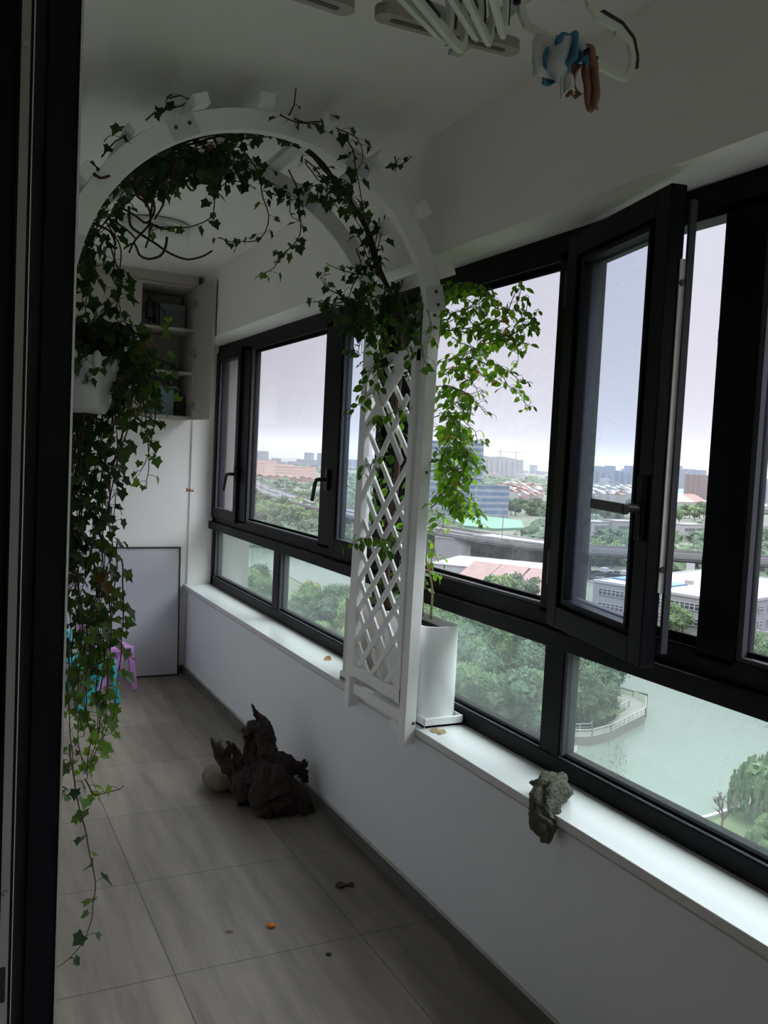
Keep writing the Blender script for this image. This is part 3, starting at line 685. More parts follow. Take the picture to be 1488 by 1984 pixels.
def hanger(loc, rot, label, group=None, sc=1.):
    """Non-slip hanger: hollow loop frame, notches, black shoulder and bar pads, hook. Local x along the bar, z up."""
    t = thing('clothes_hanger', loc, label, 'hanger', group)
    t.rotation_euler = rot; t.scale = (sc,)*3
    def ad(mb, name, m, par=None, **k):
        o = mb.build(name, m, None, **k); o.parent = par or t; return o
    n = len(HG); vs = []; w = .021
    for i in range(n):
        p = Vector((HG[i][0], 0, HG[i][1])); a = Vector((HG[i-1][0], 0, HG[i-1][1])); b = Vector((HG[(i+1) % n][0], 0, HG[(i+1) % n][1]))
        tg = (b-a).normalized(); nn = Vector((tg.z, 0, -tg.x)); inn = -nn if nn.dot(-p) < 0 else nn
        for dd, yy in ((0, -.005), (0, .005), (w, .005), (w, -.005)): vs.append(p+inn*dd+Vector((0, yy, 0)))
    fs = [(4*i+j, 4*i+(j+1) % 4, 4*((i+1) % n)+(j+1) % 4, 4*((i+1) % n)+j) for i in range(n) for j in range(4)]
    f = ad(MB().add(vs, fs), 'loop_frame', 'hanger_white', bevel=.002)
    hk = [(0, 0, .10), (0, 0, .15), (.012, 0, .165)]+[(.022*math.sin(a)-.0, 0, .19-.022*math.cos(a)) for a in [PI*.35+i*PI*1.35/10 for i in range(11)]]
    ad(MB().tube(hk, .004, 8), 'hook', 'steel', smooth=True)
    for s in (-1, 1): ad(MB().box(s*.125-.004, s*.125+.004, -.004, .004, .040, .056), 'notch', 'hanger_white', f)
    for s in (-1, 1):
        pts = [Vector((s*x, 0, z)) for x, z in ((.206, -.005), (.207, .02), (.188, .057), (.14, .075), (.07, .075))]
        pd = MB()
        for a, b in zip(pts[:-1], pts[1:]): pd.bar(a, b, .0125, .009, (0, 0, 1) if abs((b-a).normalized().z) < .7 else (1, 0, 0))
        ad(pd, 'shoulder_pad', 'hanger_pad')
    ad(MB().box(-.06, .06, -.0062, .0062, -.034, -.0265), 'bar_pad', 'hanger_pad')
    return t
mat('cloth_white', (.62, .64, .64), .9, .08, 60, .4, 300); mat('cloth_blue', (.05, .22, .36), .9, .25, 40, .4, 300)
mat('cloth_brown', (.26, .13, .08), .9, .2, 50, .4, 300); mat('cloth_navy', (.02, .025, .05), .9)
mat('channel', (.40, .34, .24), .6)
hc = at(1124, 70, 'Z', 2.27)
hanger(hc, (0, 0, math.atan2(.23, .97)), 'white clothes hanger with black grip pads and a small rag over its bar', None, .77)
q = R(4)
hd = Vector((.52, .854, 0)); hp = Vector((.854, -.52, 0))
hl = ['first white hanger, at the end of the tight bunch next to the slotted rail', 'second white hanger of the tight bunch from the slotted rail', 'third white hanger of the tight bunch from the slotted rail',
      'fourth white hanger of the tight bunch from the slotted rail', 'fifth white hanger, the last of the tight bunch towards the rag']
for i in range(5):
    e = at(*((872, 72), (900, 90), (930, 66), (952, 76), (978, 62))[i], 'Z', 2.22)
    ra = math.atan2(hd.y, hd.x)+math.radians((-24, -21, -17, -14, -10)[i])
    c = e-Vector((math.cos(ra), math.sin(ra), 0))*.165+Vector((0, 0, .02))
    h = hanger(c, (0, 0, ra), hl[i], 'bunch of hangers on the drying rack', .84)
    for s in (-1, 1):
        o = MB().bar((s*.2055, 0, .015), (s*.2015, 0, -.02), .0075, .003, (1, 0, 0)).bar((s*.2005, 0, -.02), (s*.181, 0, -.0455), .0075, .003, (1, 0, 0)).build('channel', 'channel', None); o.parent = h
# the rag
bd_ = Vector((.97, .23, 0)).normalized(); rc = at(1098, 118, 'Z', 2.19)
rag = thing('small_towel', rc, 'small blue, white and brown rag draped over the bar of the white hanger', 'towel')
def drape(pts, w0, w1, name, m, seed):
    mb = MB(); P = [Vector(p) for p in pts]
    side = Vector((.85, -.5, 0))
    def fn(u, v):
        k = v*(len(P)-1); i = min(int(k), len(P)-2); p = P[i].lerp(P[i+1], k-i); w = w0+(w1-w0)*v
        s = math.sin(PI*v)**.3
        d = (u-.5)*w
        return p+side*d+Vector((0, 0, -.2*abs(d)))+mnoise.noise_vector(p*30+side*d*40+Vector((seed, 0, 0)))*.014+Vector((-.5, -.85, 0))*math.sin(u*9+seed)*.007
    mb.grid(fn, 14, 18); o = mb.build(name, m, rag, smooth=True)
    s = o.modifiers.new('thick', 'SOLIDIFY'); s.thickness = .004
    return o
r0 = at(1092, 82, 'Z', 2.235)
def px(x, y, dz=0): return at(x, y, 'Y', rc.y+dz)
drape([px(1078, 72), px(1068, 100), px(1062, 130), px(1060, 158)], .05, .045, 'white_edge', 'cloth_white', 1)
drape([px(1090, 72), px(1084, 100), px(1080, 130), px(1084, 152)], .045, .045, 'blue_band', 'cloth_blue', 2)
drape([px(1094, 70, -.01), px(1100, 90, -.012), px(1100, 112, -.012), px(1094, 132, -.01)], .03, .035, 'blue_fold', 'cloth_blue', 6)
drape([px(1112, 72), px(1120, 90), px(1124, 104)], .05, .035, 'white_top', 'cloth_white', 3)
drape([px(1118, 104, -.006), px(1124, 114, -.006), px(1122, 128, -.006)], .035, .03, 'blue_patch', 'cloth_blue', 4)
drape([px(1112, 102, -.008), px(1124, 100, -.008), px(1134, 96, -.008)], .012, .012, 'navy_stripe', 'cloth_navy', 8)
drape([px(1112, 124), px(1114, 150), px(1116, 178)], .03, .022, 'brown_lining', 'cloth_brown', 5)
drape([px(1138, 86), px(1144, 120), px(1143, 160), px(1142, 198), px(1146, 218)], .022, .014, 'brown_strip', 'cloth_brown', 7)
drape([px(1096, 140, -.012), px(1098, 158, -.012), px(1100, 184, -.012)], .024, .03, 'white_corner', 'cloth_white', 9)

# ------------------------------------------------------------------ plants
leafmat('ivy_leaf', (.012, .034, .012), (.17, .30, .04), (.10, .05, .012), .38)
leafmat('rose_leaf', (.025, .075, .014), (.17, .31, .04), (.30, .13, .04), .58)
mat('vine_bark', (.050, .022, .014), .8, .4, 40, .6, 120); mat('vine_green', (.10, .12, .04), .7, .3, 40); mat('rose_cane', (.20, .16, .08), .7, .35, 30, .3, 90)
IVY = [(0, 0), (.18, -.13), (.44, -.16), (.41, .14), (.56, .42), (.29, .56), (0, 1.0), (-.29, .56), (-.56, .42), (-.41, .14), (-.44, -.16), (-.18, -.13)]
OVAL = [(0, 0), (.20, .14), (.31, .40), (.26, .68), (0, 1.0), (-.26, .68), (-.31, .40), (-.20, .14)]
def leaf(mb, p, tip, nrm, size, shape, tone, fold=.18):
    tip = Vector(tip).normalized(); nrm = Vector(nrm); s = tip.cross(nrm)
    if s.length < .05: s = tip.cross(Vector((.3, .8, .5)))
    s.normalize(); n = s.cross(tip)
    vs = [p+(s*x+tip*y)*size+n*(abs(x)*fold-.12*y*y)*size for x, y in shape]
    c = p+tip*.4*size+n*(-.02)*size
    k = len(vs); mb.add(vs+[c], [(i, (i+1) % k, k) for i in range(k)], tone)
def vine(st, lv, P, q, dens=26., size=(.026, .042), tone=(.0, .25), tip_tone=None, shape=IVY, rad=(.0026, .0012), pet=.026, face=None, spread=1.):
    """One shoot: stem into st, leaves on short stalks into lv. dens = leaves per metre."""
    S = smooth_path(P, .02, .010, q.random()*50); n = len(S)
    st.tube(S, [rad[0]+(rad[1]-rad[0])*i/(n-1) for i in range(n)], 5)
    L = 0; nxt = q.random()/dens
    for i in range(1, n):
        d = (S[i]-S[i-1]).length; L += d
        while L > nxt:
            nxt += (1/dens)*q.uniform(.6, 1.4); f = i/n
            a = q.uniform(0, 2*PI); o = Vector((math.cos(a), math.sin(a), q.uniform(-.5, .5)))
            pl = pet*q.uniform(.5, 1.4)*spread; base = S[i]+o*pl
            st.tube([S[i], S[i]+o*pl*.6+Vector((0, 0, .004)), base], .0008, 4, False)
            sz = q.uniform(*size)*(1 if f < .75 else 1-.45*(f-.75)/.25)
            tip = Vector((o.x*.5+q.uniform(-.4, .4), o.y*.5+q.uniform(-.4, .4), q.uniform(-1, -.1)))
            nr = Vector((o.x+q.uniform(-.6, .6), o.y+q.uniform(-.9, .3), q.uniform(-.1, .9)))
            if face is not None: nr = nr*.6+Vector(face)*.6
            tn = q.uniform(*tone)
            if tip_tone is not None and f > .45: tn = tn+(tip_tone-tn)*min(1, (f-.45)/.45)*q.uniform(.5, 1.1)
            if q.random() < .022: tn = q.uniform(.88, .95)
            leaf(lv, base, tip, nr, sz, shape, max(0, min(1, tn)), q.uniform(.05, .35))
YM = 2.86
def P3(pts, y=YM): return [at(p[0], p[1], 'Y', y if len(p) < 3 else p[2]) for p in pts]
def onarch(deg, r, y): a = math.radians(deg); return Vector((AC[0]+r*math.cos(a), y, AC[1]+r*math.sin(a)))

# climbing ivy: brown trunk up the lattice side, then along the inside of the hoops and over the slats
q = R(11); st = MB(); lv = MB(); bark = MB()
tr = P3([(752, 1178, 3.05), (748, 1130, 3.03), (752, 1050, 3.0), (765, 960, 2.98), (772, 880, 2.97), (768, 800, 2.96), (775, 700, 2.95), (770, 600, 2.94), (735, 520, 2.92), (715, 450, 2.92), (680, 390, 2.90), (650, 350, 2.90), (610, 300, 2.90), (575, 278, 2.88), (535, 262, 2.88), (470, 255, 2.90), (400, 262, 2.90), (330, 290, 2.90), (270, 330, 2.90)])
S = smooth_path(tr, .02, .006, 3); n = len(S); bark.tube(S, [.013-.009*i/n for i in range(n)], 7)
S2 = smooth_path([p+Vector((.012*math.sin(i*2.1), .015, .012*math.cos(i*1.7))) for i, p in enumerate(tr)], .02, .009, 8); bark.tube(S2, [.008-.005*i/n for i in range(len(S2))], 6)
# bare, looping old shoots at the left of the hoop
for pts in ([(285, 335), (262, 372), (285, 395), (290, 430), (262, 465), (250, 490)],
            [(340, 330, 2.8), (318, 352, 2.8), (300, 370, 2.8), (290, 430, 2.8), (288, 462, 2.8), (282, 480, 2.8)], [(240, 330), (262, 370), (300, 398), (285, 432), (262, 418), (230, 404), (226, 430), (246, 446), (262, 462)],
            [(268, 330), (300, 360), (318, 385), (312, 405), (300, 425)], [(250, 400), (252, 435), (270, 452), (300, 472), (330, 492), (365, 502), (395, 496), (411, 486)],
            [(324, 460), (322, 480), (310, 496), (286, 502), (268, 494), (260, 472), (240, 482)], [(155, 420), (190, 435), (215, 450), (225, 475)], [(178, 333, 2.62), (195, 344, 2.61), (220, 340, 2.66)],
            [(290, 432), (318, 444), (345, 440)], [(350, 330), (362, 360), (374, 370), (376, 340)]):
    S = smooth_path(P3(pts), .012, .004, len(pts)); bark.tube(S, [.0044-.0016*i/len(S) for i in range(len(S))], 6)
for a0, a1, dens, m in ((148, 62, 40, 20), (130, 72, 40, 11), (72, 45, 30, 4), (170, 135, 34, 10)):
    for k in range(m):
        y = q.uniform(2.70, 3.16); r0, r1 = q.uniform(.53, .615), q.uniform(.50, .61); s0 = a0+q.uniform(-8, 8); s1 = a1+q.uniform(-8, 8)
        f0 = q.uniform(0, .5); f1 = min(1, f0+q.uniform(.25, .5))
        pts = []
        for i in range(5):
            t = f0+(f1-f0)*i/4; pts.append(onarch(s0+(s1-s0)*t, r0+(r1-r0)*i/4+q.uniform(-.02, .02), y+q.uniform(-.05, .05)))
        vine(st, lv, pts, q, dens, (.025, .045), (0, .14))
# over the slats, seen against the ceiling
for pts in ([(200, 300, 2.66), (225, 272, 2.66), (260, 250, 2.66)], [(285, 235, 2.7), (310, 215, 2.7), (345, 205, 2.7), (375, 192, 2.7)], [(330, 190, 2.72), (352, 188, 2.72), (372, 200, 2.72)],
            [(570, 230, 2.64), (590, 240, 2.62), (625, 236, 2.62), (662, 250, 2.62), (690, 268, 2.62), (705, 300, 2.62), (690, 340, 2.62)], [(540, 222, 2.62), (560, 232, 2.62), (585, 243, 2.62), (620, 240, 2.62)],
            [(655, 250, 2.61), (680, 290, 2.61), (690, 330, 2.61), (700, 380, 2.62), (700, 430, 2.7)], [(160, 330, 2.64), (180, 322, 2.64)]):
    vine(st, lv, P3(pts), q, 36, (.022, .040), (0, .15))
vine(st, lv, P3([(556, 225, 2.66), (574, 200, 2.66), (575, 165, 2.66), (573, 142, 2.66)]), q, 22, (.008, .014), (0, .2)); vine(st, lv, P3([(745, 318, 2.66), (775, 318, 2.66), (798, 303, 2.66)]), q, 30, (.014, .03), (0, .25))
vine(st, lv, P3([(765, 300, 2.66), (768, 320, 2.66), (766, 335, 2.66)]), q, 25, (.018, .03), (.1, .3))
# strands hanging in the opening
for pts, tt in (([(395, 320), (412, 345), (416, 385), (405, 420), (380, 436), (350, 442), (310, 440), (285, 450)], .5), ([(480, 300), (503, 340), (512, 385), (518, 430), (505, 460), (470, 470), (445, 470), (424, 460)], .3),
                ([(560, 330), (576, 370), (582, 415), (580, 455), (560, 480), (540, 510), (510, 530), (494, 540)], .45), ([(330, 330), (345, 350), (360, 355)], None), ([(420, 300), (425, 330), (412, 350)], None),
                ([(690, 480), (700, 520), (680, 560), (665, 600)], .2), ([(740, 530), (700, 530), (665, 522), (632, 510)], .5), ([(660, 590), (640, 590), (622, 580), (605, 585)], .45), ([(680, 600), (665, 575), (640, 560), (622, 540), (640, 530)], .3),
                ([(590, 310), (620, 350), (640, 352), (665, 360)], None), ([(300, 300), (330, 315), (370, 320), (440, 310)], None)):
    vine(st, lv, P3(pts), q, 42, (.022, .036), (0, .15), tt)
for k in range(18):   # thick tuft at the shoulder above the lattice
    x, y = q.uniform(690, 840), q.uniform(540, 620); vine(st, lv, P3([(x, y, 2.9), (x+q.uniform(-30, 20), y+q.uniform(20, 60), 2.9+q.uniform(-.2, .1)), (x+q.uniform(-40, 20), y+q.uniform(60, 110), 2.88)]), q, 36, (.03, .045), (0, .22))
for k in range(8):
    x, y = q.uniform(640, 690), q.uniform(575, 605); vine(st, lv, P3([(x, y), (x+q.uniform(-25, 25), y+q.uniform(-5, 30))]), q, 60, (.028, .042), (0, .12))
for pts in ([(650, 350), (690, 395), (715, 450)], [(640, 345), (672, 400), (700, 440)], [(700, 430), (722, 480), (738, 530)], [(690, 440), (712, 500), (735, 545)], [(600, 300), (640, 345), (680, 400)], [(590, 310), (635, 352), (660, 385)]): vine(st, lv, P3(pts, 2.9), q, 40, (.022, .040), (0, .16))
for x0, x1 in ((735, 700), (745, 700)):
    vine(st, lv, P3([(x0, 420, 2.9), ((x0+x1)/2+8, 480, 2.9), (x1, 540, 2.9)]), q, 36, (.024, .04), (0, .2))
bark.build('trunk', 'vine_bark', ivyp, smooth=True); st.build('stem', 'vine_bark', ivyp); lv.build('foliage', 'ivy_leaf', ivyp, tone=True)

# hanging ivy: pot hooked on the far side of the arch, its shoots pouring down to the floor
mat('pot_glaze', (.62, .62, .60), .3, .05, 10, coat=.3)
hv = thing('hanging_ivy', (.40, 2.86, 1.70), 'ivy pouring from a white pot hung on the arch beside the dark door jamb', 'hanging ivy')
pb = MB(); pc = (.385, 2.88, 1.635)
pb.lathe([(.060, 0), (.072, .02), (.092, .13), (.098, .17), (.094, .172), (.086, .15), (.05, .03)], pc, 28)
pb.build('pot', 'pot_glaze', hv, smooth=True)
for i in range(9):
    a = 2*PI*i/9; c = Vector((pc[0]+.096*math.cos(a), pc[1]+.096*math.sin(a), pc[2]+.155)); MB().blob(c, .026, .05, 1, 8, i, sq=(.6, .6, 1.2)).build('scallop', 'pot_glaze', hv, smooth=True)
MB().tube([(.30, 2.88, 1.80), (.33, 2.88, 1.84), (.385, 2.88, 1.80)], .004, 8).tube([(.385-.1, 2.88, 1.79), (.288, 2.88, 1.86), (.30, 2.88, 1.86)], .005, 8).build('hook', 'steel', hv)
q = R(23); st = MB(); lv = MB()
top = Vector((.405, 2.87, 1.79))
for k in range(30):     # bushy top
    a = q.uniform(0, 2*PI); r = q.uniform(.03, .17); u = q.uniform(.0, .15)
    p1 = top+Vector((math.cos(a)*r*.5, math.sin(a)*r*.6, u)); p2 = top+Vector((math.cos(a)*r*1.1, math.sin(a)*r, u*.6-.05)); p3 = p2+Vector((math.cos(a)*.04, math.sin(a)*.04, -(q.uniform(.05, .22) if math.sin(a) > -.2 or math.cos(a) > .5 else q.uniform(-.02, .03))))
    vine(st, lv, [top, p1, p2, p3], q, 60, (.026, .044), (0, .20))
for pts in ([(235, 400), (222, 450), (225, 500), (230, 560), (235, 620)], [(205, 430), (232, 470), (232, 520), (225, 600)], [(170, 440), (165, 520), (160, 600)], [(160, 560), (200, 590), (230, 600)], [(215, 480), (235, 540), (228, 600), (240, 660)],
            [(150, 480), (170, 540), (165, 590), (175, 640)]):
    vine(st, lv, P3(pts, 2.85), q, 34, (.030, .048), (0, .14))
for i in range(27):     # the curtain of long shoots; most reach between knee and hip height
    x0 = q.uniform(.30, .52); y0 = q.uniform(2.76, 2.98); zb = q.choice([q.uniform(.85, 1.2), q.uniform(.75, 1.05), q.uniform(.55, .9), q.uniform(.62, .8)])
    if x0 < .50 and q.random() < .62: y0 = q.uniform(2.95, 3.05)
    xe = .365+(x0-.40)*.85+q.uniform(-.05, .05)
    pts = [(top.x, top.y, 1.82), (x0, y0, 1.80), (x0+.01, y0, 1.62), ((x0+xe)/2+q.uniform(-.025, .025), y0, 1.40), (xe+q.uniform(-.02, .02), y0, 1.15)]
    z = .95
    while z > zb: pts.append((xe+q.uniform(-.03, .03)-.03*(1.2-z), y0+q.uniform(-.02, .02), z)); z -= .2
    pts.append((xe-.03*(1.2-zb), y0, zb))
    vine(st, lv, pts, q, 25, (.026, .045), (0, .20), .45 if zb < .8 else None)
for pts in ([(255, 690), (290, 720), (325, 735), (345, 770)], [(250, 640), (290, 650), (320, 640), (330, 615)], [(260, 720), (300, 715), (310, 690)], [(240, 680), (270, 690), (300, 740), (330, 745)], [(255, 660), (285, 690), (320, 700)],
            [(265, 700), (295, 760), (298, 820), (290, 870), (270, 920)], [(262, 710), (288, 750), (310, 780)]):
    vine(st, lv, P3(pts, 2.82), q, 44, (.022, .036), (.05, .3), .6)
for pts in ([(255, 700), (275, 760), (282, 830), (290, 890), (285, 940)], [(190, 1150), (185, 1290), (190, 1390), (200, 1470)], [(235, 1080), (240, 1200), (228, 1320), (215, 1400), (185, 1460), (165, 1500)], [(150, 1180), (140, 1300), (150, 1400), (160, 1480)],
            [(165, 1210), (165, 1330), (175, 1430), (170, 1510)], [(205, 1240), (195, 1350), (185, 1440), (160, 1500)], [(215, 1150), (212, 1260), (205, 1380), (195, 1440)], [(130, 1240), (135, 1340), (138, 1420), (142, 1500)], [(150, 1100), (160, 1200), (155, 1300), (150, 1390)],
            [(180, 1060), (195, 1180), (200, 1280), (190, 1330)], [(225, 1040), (225, 1130), (215, 1230), (205, 1300)], [(210, 1100), (170, 1200), (175, 1270)], [(165, 1040), (185, 1120), (180, 1210)]):
    vine(st, lv, P3(pts, q.uniform(2.76, 2.90)), q, 34, (.025, .043), (.02, .30), .68)
vine(st, lv, P3([(165, 1510), (178, 1535), (195, 1538), (225, 1530), (240, 1522)], 2.8), q, 30, (.026, .034), (.5, .6), .7)
# the one long runner that almost reaches the floor
vine(st, lv, P3([(135, 1440), (145, 1530), (160, 1590), (175, 1650), (184, 1710), (182, 1755), (170, 1800), (150, 1838), (105, 1878)], 2.60), q, 24, (.022, .050), (0, .3), None)
vine(st, lv, P3([(108, 1525), (130, 1535), (112, 1548)], 2.7), q, 20, (.02, .03), (.1, .3))
st.build('stem', 'vine_bark', hv); lv.build('foliage', 'ivy_leaf', hv, tone=True)

# rose bush: canes from the white planter, small oval leaflets against the window
q = R(31); st = MB(); lv = MB(); cane = MB()
YR = 2.74
def PX(pts, x=1.55): return [at(p[0], p[1], 'X', x if len(p) < 3 else p[2]) for p in pts]
for pts, r in (([(816, 1195, 1.57), (818, 1120, 1.56), (822, 1040, 1.55), (826, 960, 1.55), (832, 880, 1.55), (838, 780, 1.54), (846, 680, 1.53), (856, 600, 1.53)], .0085), ([(835, 1200, 1.58), (836, 1130, 1.57), (826, 1080, 1.56), (822, 1050, 1.55)], .005),
               ([(812, 1190, 1.55), (815, 1080, 1.55), (812, 980, 1.54), (815, 880, 1.54), (830, 800, 1.54)], .006), ([(809, 1110, 1.47), (812, 1000, 1.472), (812, 880, 1.474), (824, 815, 1.475), (850, 790, 1.5)], .0032)):
    S = smooth_path(PX(pts), .02, .005, r*1000); cane.tube(S, [r*(1-.45*i/len(S)) for i in range(len(S))], 7)
def spray(pts, x=1.55, dens=60, size=(.020, .035), tone=(.18, .72)):
    vine(st, lv, PX(pts, x), q, dens, size, tone, None, OVAL, (.0020, .0010), .022)
for i in range(50):
    x0 = q.uniform(838, 880); y0 = q.uniform(545, 985)
    reach = 130*max(0, 1-abs((y0-640)/130.))**.8+36+q.uniform(-15, 25); ang = q.uniform(-.25, .75)
    xe = min(1025, x0+reach); ye = y0+reach*ang
    xx = q.uniform(1.50, 1.615)
    spray([(x0, y0, xx), ((x0+xe)/2, (y0+ye)/2-q.uniform(0, 14), xx), (xe, ye+q.uniform(0, 25), xx-.02)], xx, q.uniform(55, 95))
for pts in ([(850, 700), (900, 688), (950, 662), (1000, 645), (1030, 625), (1042, 600)], [(880, 690), (940, 680), (990, 660), (1004, 690), (1000, 712)], [(860, 640), (920, 640), (980, 618), (1000, 585), (1010, 560)], [(960, 640), (985, 600), (1000, 565), (1012, 548)],
            [(930, 660), (970, 650), (1005, 640), (1020, 600), (1025, 575)], [(870, 610), (930, 585), (945, 565)], [(850, 585), (890, 575), (935, 600), (940, 640)], [(1005, 640), (1035, 622), (1040, 640)],
            [(840, 960), (870, 935), (905, 915), (915, 935)], [(835, 980), (870, 950), (900, 965), (912, 975)], [(850, 900), (880, 870), (908, 880), (915, 910)], [(845, 990), (860, 1010), (850, 1030)], [(835, 1045), (845, 1075), (850, 1090)], [(838, 1060), (836, 1110), (845, 1115)],
            [(880, 720), (915, 740), (925, 760)], [(860, 800), (900, 800), (912, 805)], [(850, 830), (875, 850), (900, 870)], [(845, 870), (870, 900), (885, 960), (872, 990)]):
    spray(pts, q.uniform(1.49, 1.58), 82)
# shoots between and in front of the lattice laths
for i in range(26):
    x0, y0 = q.uniform(715, 815), q.uniform(600, 1150); xx = q.uniform(1.50, 1.62)
    spray([(x0, y0, xx), (x0+q.uniform(-20, 20), y0+40, xx), (x0+q.uniform(-25, 25), y0+q.uniform(60, 110), xx)], xx, 60, (.024, .040), (.05, .5))
for pts, d in (([(735, 600), (722, 650), (735, 690), (726, 730), (712, 740)], 46), ([(760, 610), (745, 640), (748, 690)], 44), ([(710, 610), (702, 640), (698, 690)], 44), ([(790, 620), (780, 660), (798, 700), (790, 740)], 36), ([(735, 690), (715, 730), (705, 770), (690, 790), (678, 812)], 44), ([(740, 735), (722, 770)], 40),
               ([(800, 790), (755, 802), (728, 812), (718, 825)], 40), ([(760, 885), (735, 890), (710, 905), (703, 920)], 40), ([(760, 1045), (725, 1045), (695, 1045), (672, 1065)], 48), ([(745, 1050), (755, 1075), (742, 1060)], 50), ([(825, 600), (832, 640), (828, 665)], 40), ([(815, 660), (822, 700), (812, 720)], 40)):
    vine(st, lv, PX(pts, 1.405), q, d, (.030, .046), (.02, .35), None, OVAL, (.0018, .0010), .020)
st.build('stem', 'vine_green', rose); cane.build('cane', 'rose_cane', rose, smooth=True); lv.build('foliage', 'rose_leaf', rose, tone=True)
# ------------------------------------------------------------------ the view from the twelfth floor
G = -38.46
gp = lambda x, y, z=G: at(x, y, 'Z', z)
mat('land', (0.039, 0.048, 0.027), .95, .45, .02); mat('lawn', (0.048, 0.066, 0.0255), .95, .25, .12); mat('water', (.075, .088, .078), .14, .10, .03, .012, .5)
mat('paving', (0.108, 0.099, 0.09), .9, .15, .3); mat('asphalt', (.040, .040, .041), .9, .15, .2); mat('concrete', (.075, .074, .072), .85, .12, .2)
mat('rail_white', (0.225, 0.228, 0.228), .5); mat('deck_wood', (0.09, 0.081, 0.0735), .8, .15, .8)
mat('wall_white', (0.186, 0.183, 0.183), .8, .06, .3); mat('wall_grey', (0.12, 0.12, 0.126), .8, .06, .3); mat('wall_peach', (0.186, 0.129, 0.105), .8, .08, .1); mat('wall_cream', (0.174, 0.156, 0.129), .8, .08, .1)
mat('wall_brown', (0.102, 0.066, 0.057), .8, .08, .1); mat('roof_sheet', (0.126, 0.144, 0.162), .5, .08, .15); mat('roof_white', (0.198, 0.198, 0.204), .6, .06, .1); mat('roof_red', (0.114, 0.069, 0.06), .8, .2, .4, stretch=(1, 1, 1))
mat('roof_tile', (0.096, 0.051, 0.036), .85, .2, .2); mat('roof_blue', (0.03, 0.084, 0.138), .6, .1, .2); mat('window_dark', (0.021, 0.0255, 0.03), .15, .1, .5); mat('window_trim', (0.21, 0.21, 0.21), .6)
mat('net_green', (.045, .11, .075), .9, .2, .15); mat('car_white', (0.225, 0.225, 0.228), .3); mat('car_dark', (0.018, 0.018, 0.021), .3); mat('car_red', (0.135, 0.015, 0.012), .3); mat('tyre', (0.006, 0.006, 0.006), .8); mat('sign_white', (0.24, 0.24, 0.24), .6); mat('sign_red', (0.165, 0.015, 0.012), .6)
mat('bark', (0.03, 0.021, 0.015), .9, .3, 3); mat('bare_twig', (0.066, 0.045, 0.033), .9)
for nm, c in (('crown_deep', (.040, .085, .030)), ('crown_mid', (.070, .135, .035)), ('crown_bright', (.12, .20, .045)), ('crown_yellow', (.22, .22, .06)), ('crown_willow', (.085, .16, .055)), ('crown_blue', (.045, .095, .05))):
    mat(nm, tuple(v*.5 for v in c), .85, .45, .9)
def facade(name, wall, win, bw, bh, mort):
    wall, win = [v*.34 for v in wall], [v*.34 for v in win]
    m = bpy.data.materials.new(name); m.use_nodes = True; N = m.node_tree.nodes; L = m.node_tree.links; b = N['Principled BSDF']
    tc = N.new('ShaderNodeTexCoord'); sx = N.new('ShaderNodeSeparateXYZ'); L.new(tc.outputs['Object'], sx.inputs[0])
    ad = N.new('ShaderNodeMath'); L.new(sx.outputs[0], ad.inputs[0]); L.new(sx.outputs[1], ad.inputs[1])
    cx = N.new('ShaderNodeCombineXYZ'); L.new(ad.outputs[0], cx.inputs[0]); L.new(sx.outputs[2], cx.inputs[1])
    br = N.new('ShaderNodeTexBrick'); br.offset = 0; br.inputs['Scale'].default_value = 1; br.inputs['Brick Width'].default_value = bw; br.inputs['Row Height'].default_value = bh
    br.inputs['Mortar Size'].default_value = mort; br.inputs['Color1'].default_value = (*win, 1); br.inputs['Color2'].default_value = (*[v*1.25 for v in win], 1); br.inputs['Mortar'].default_value = (*wall, 1)
    L.new(cx.outputs[0], br.inputs['Vector']); L.new(br.outputs['Color'], b.inputs['Base Color']); b.inputs['Roughness'].default_value = .5
    M[name] = m
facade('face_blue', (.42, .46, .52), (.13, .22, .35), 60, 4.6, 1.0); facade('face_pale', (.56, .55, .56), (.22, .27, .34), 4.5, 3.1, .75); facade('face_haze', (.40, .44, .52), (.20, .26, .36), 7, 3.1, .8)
facade('face_peach', (1.15, .80, .66), (.60, .42, .36), 9, 5, 1.6); facade('face_brown', (.36, .24, .22), (.16, .12, .12), 5, 3.2, .8)

struct(MB().box(3, 14000, -6000, 14000, G-2, G), 'land', 'land')
def flat(name, pts, z, h, m, **k):
    mb = MB(); P = [gp(x, y, z) for x, y in pts]; return struct(mb.prism(P, (0, 0, -h)), name, m)
flat('pond_water', [(1040, 1500), (1082, 1446), (1150, 1432), (1252, 1390), (1256, 1345), (1172, 1322), (1176, 1238), (1300, 1250), (1488, 1292), (1800, 1380), (1760, 1600), (1488, 1548), (1410, 1573), (1340, 1594), (1300, 1640), (1180, 1580)], G+.3, .6, 'water')
flat('river_water', [(380, 1046), (470, 1050), (560, 1070), (640, 1080), (700, 1096), (800, 1130), (800, 1215), (690, 1165), (640, 1150), (600, 1138), (560, 1116), (520, 1104), (460, 1098), (380, 1100)], G+.3, .6, 'water')
flat('lawn', [(1300, 1640), (1340, 1592), (1410, 1571), (1488, 1546), (1700, 1600), (1700, 1800), (1488, 1740)], G+.5, .8, 'lawn')
flat('bank_path', [(880, 1450), (960, 1440), (1030, 1436), (1082, 1446), (1120, 1440), (1118, 1456), (1060, 1468), (1000, 1475), (880, 1470)], G+.4, .5, 'paving')
flat('slope_lawn', [(400, 1175), (470, 1165), (560, 1215), (680, 1260), (680, 1330), (400, 1230)], G+.4, .5, 'lawn')
mb = MB(); kb = [gp(x, y, G+.62) for x, y in ((1340, 1592), (1375, 1583), (1410, 1572), (1450, 1560), (1488, 1547))]
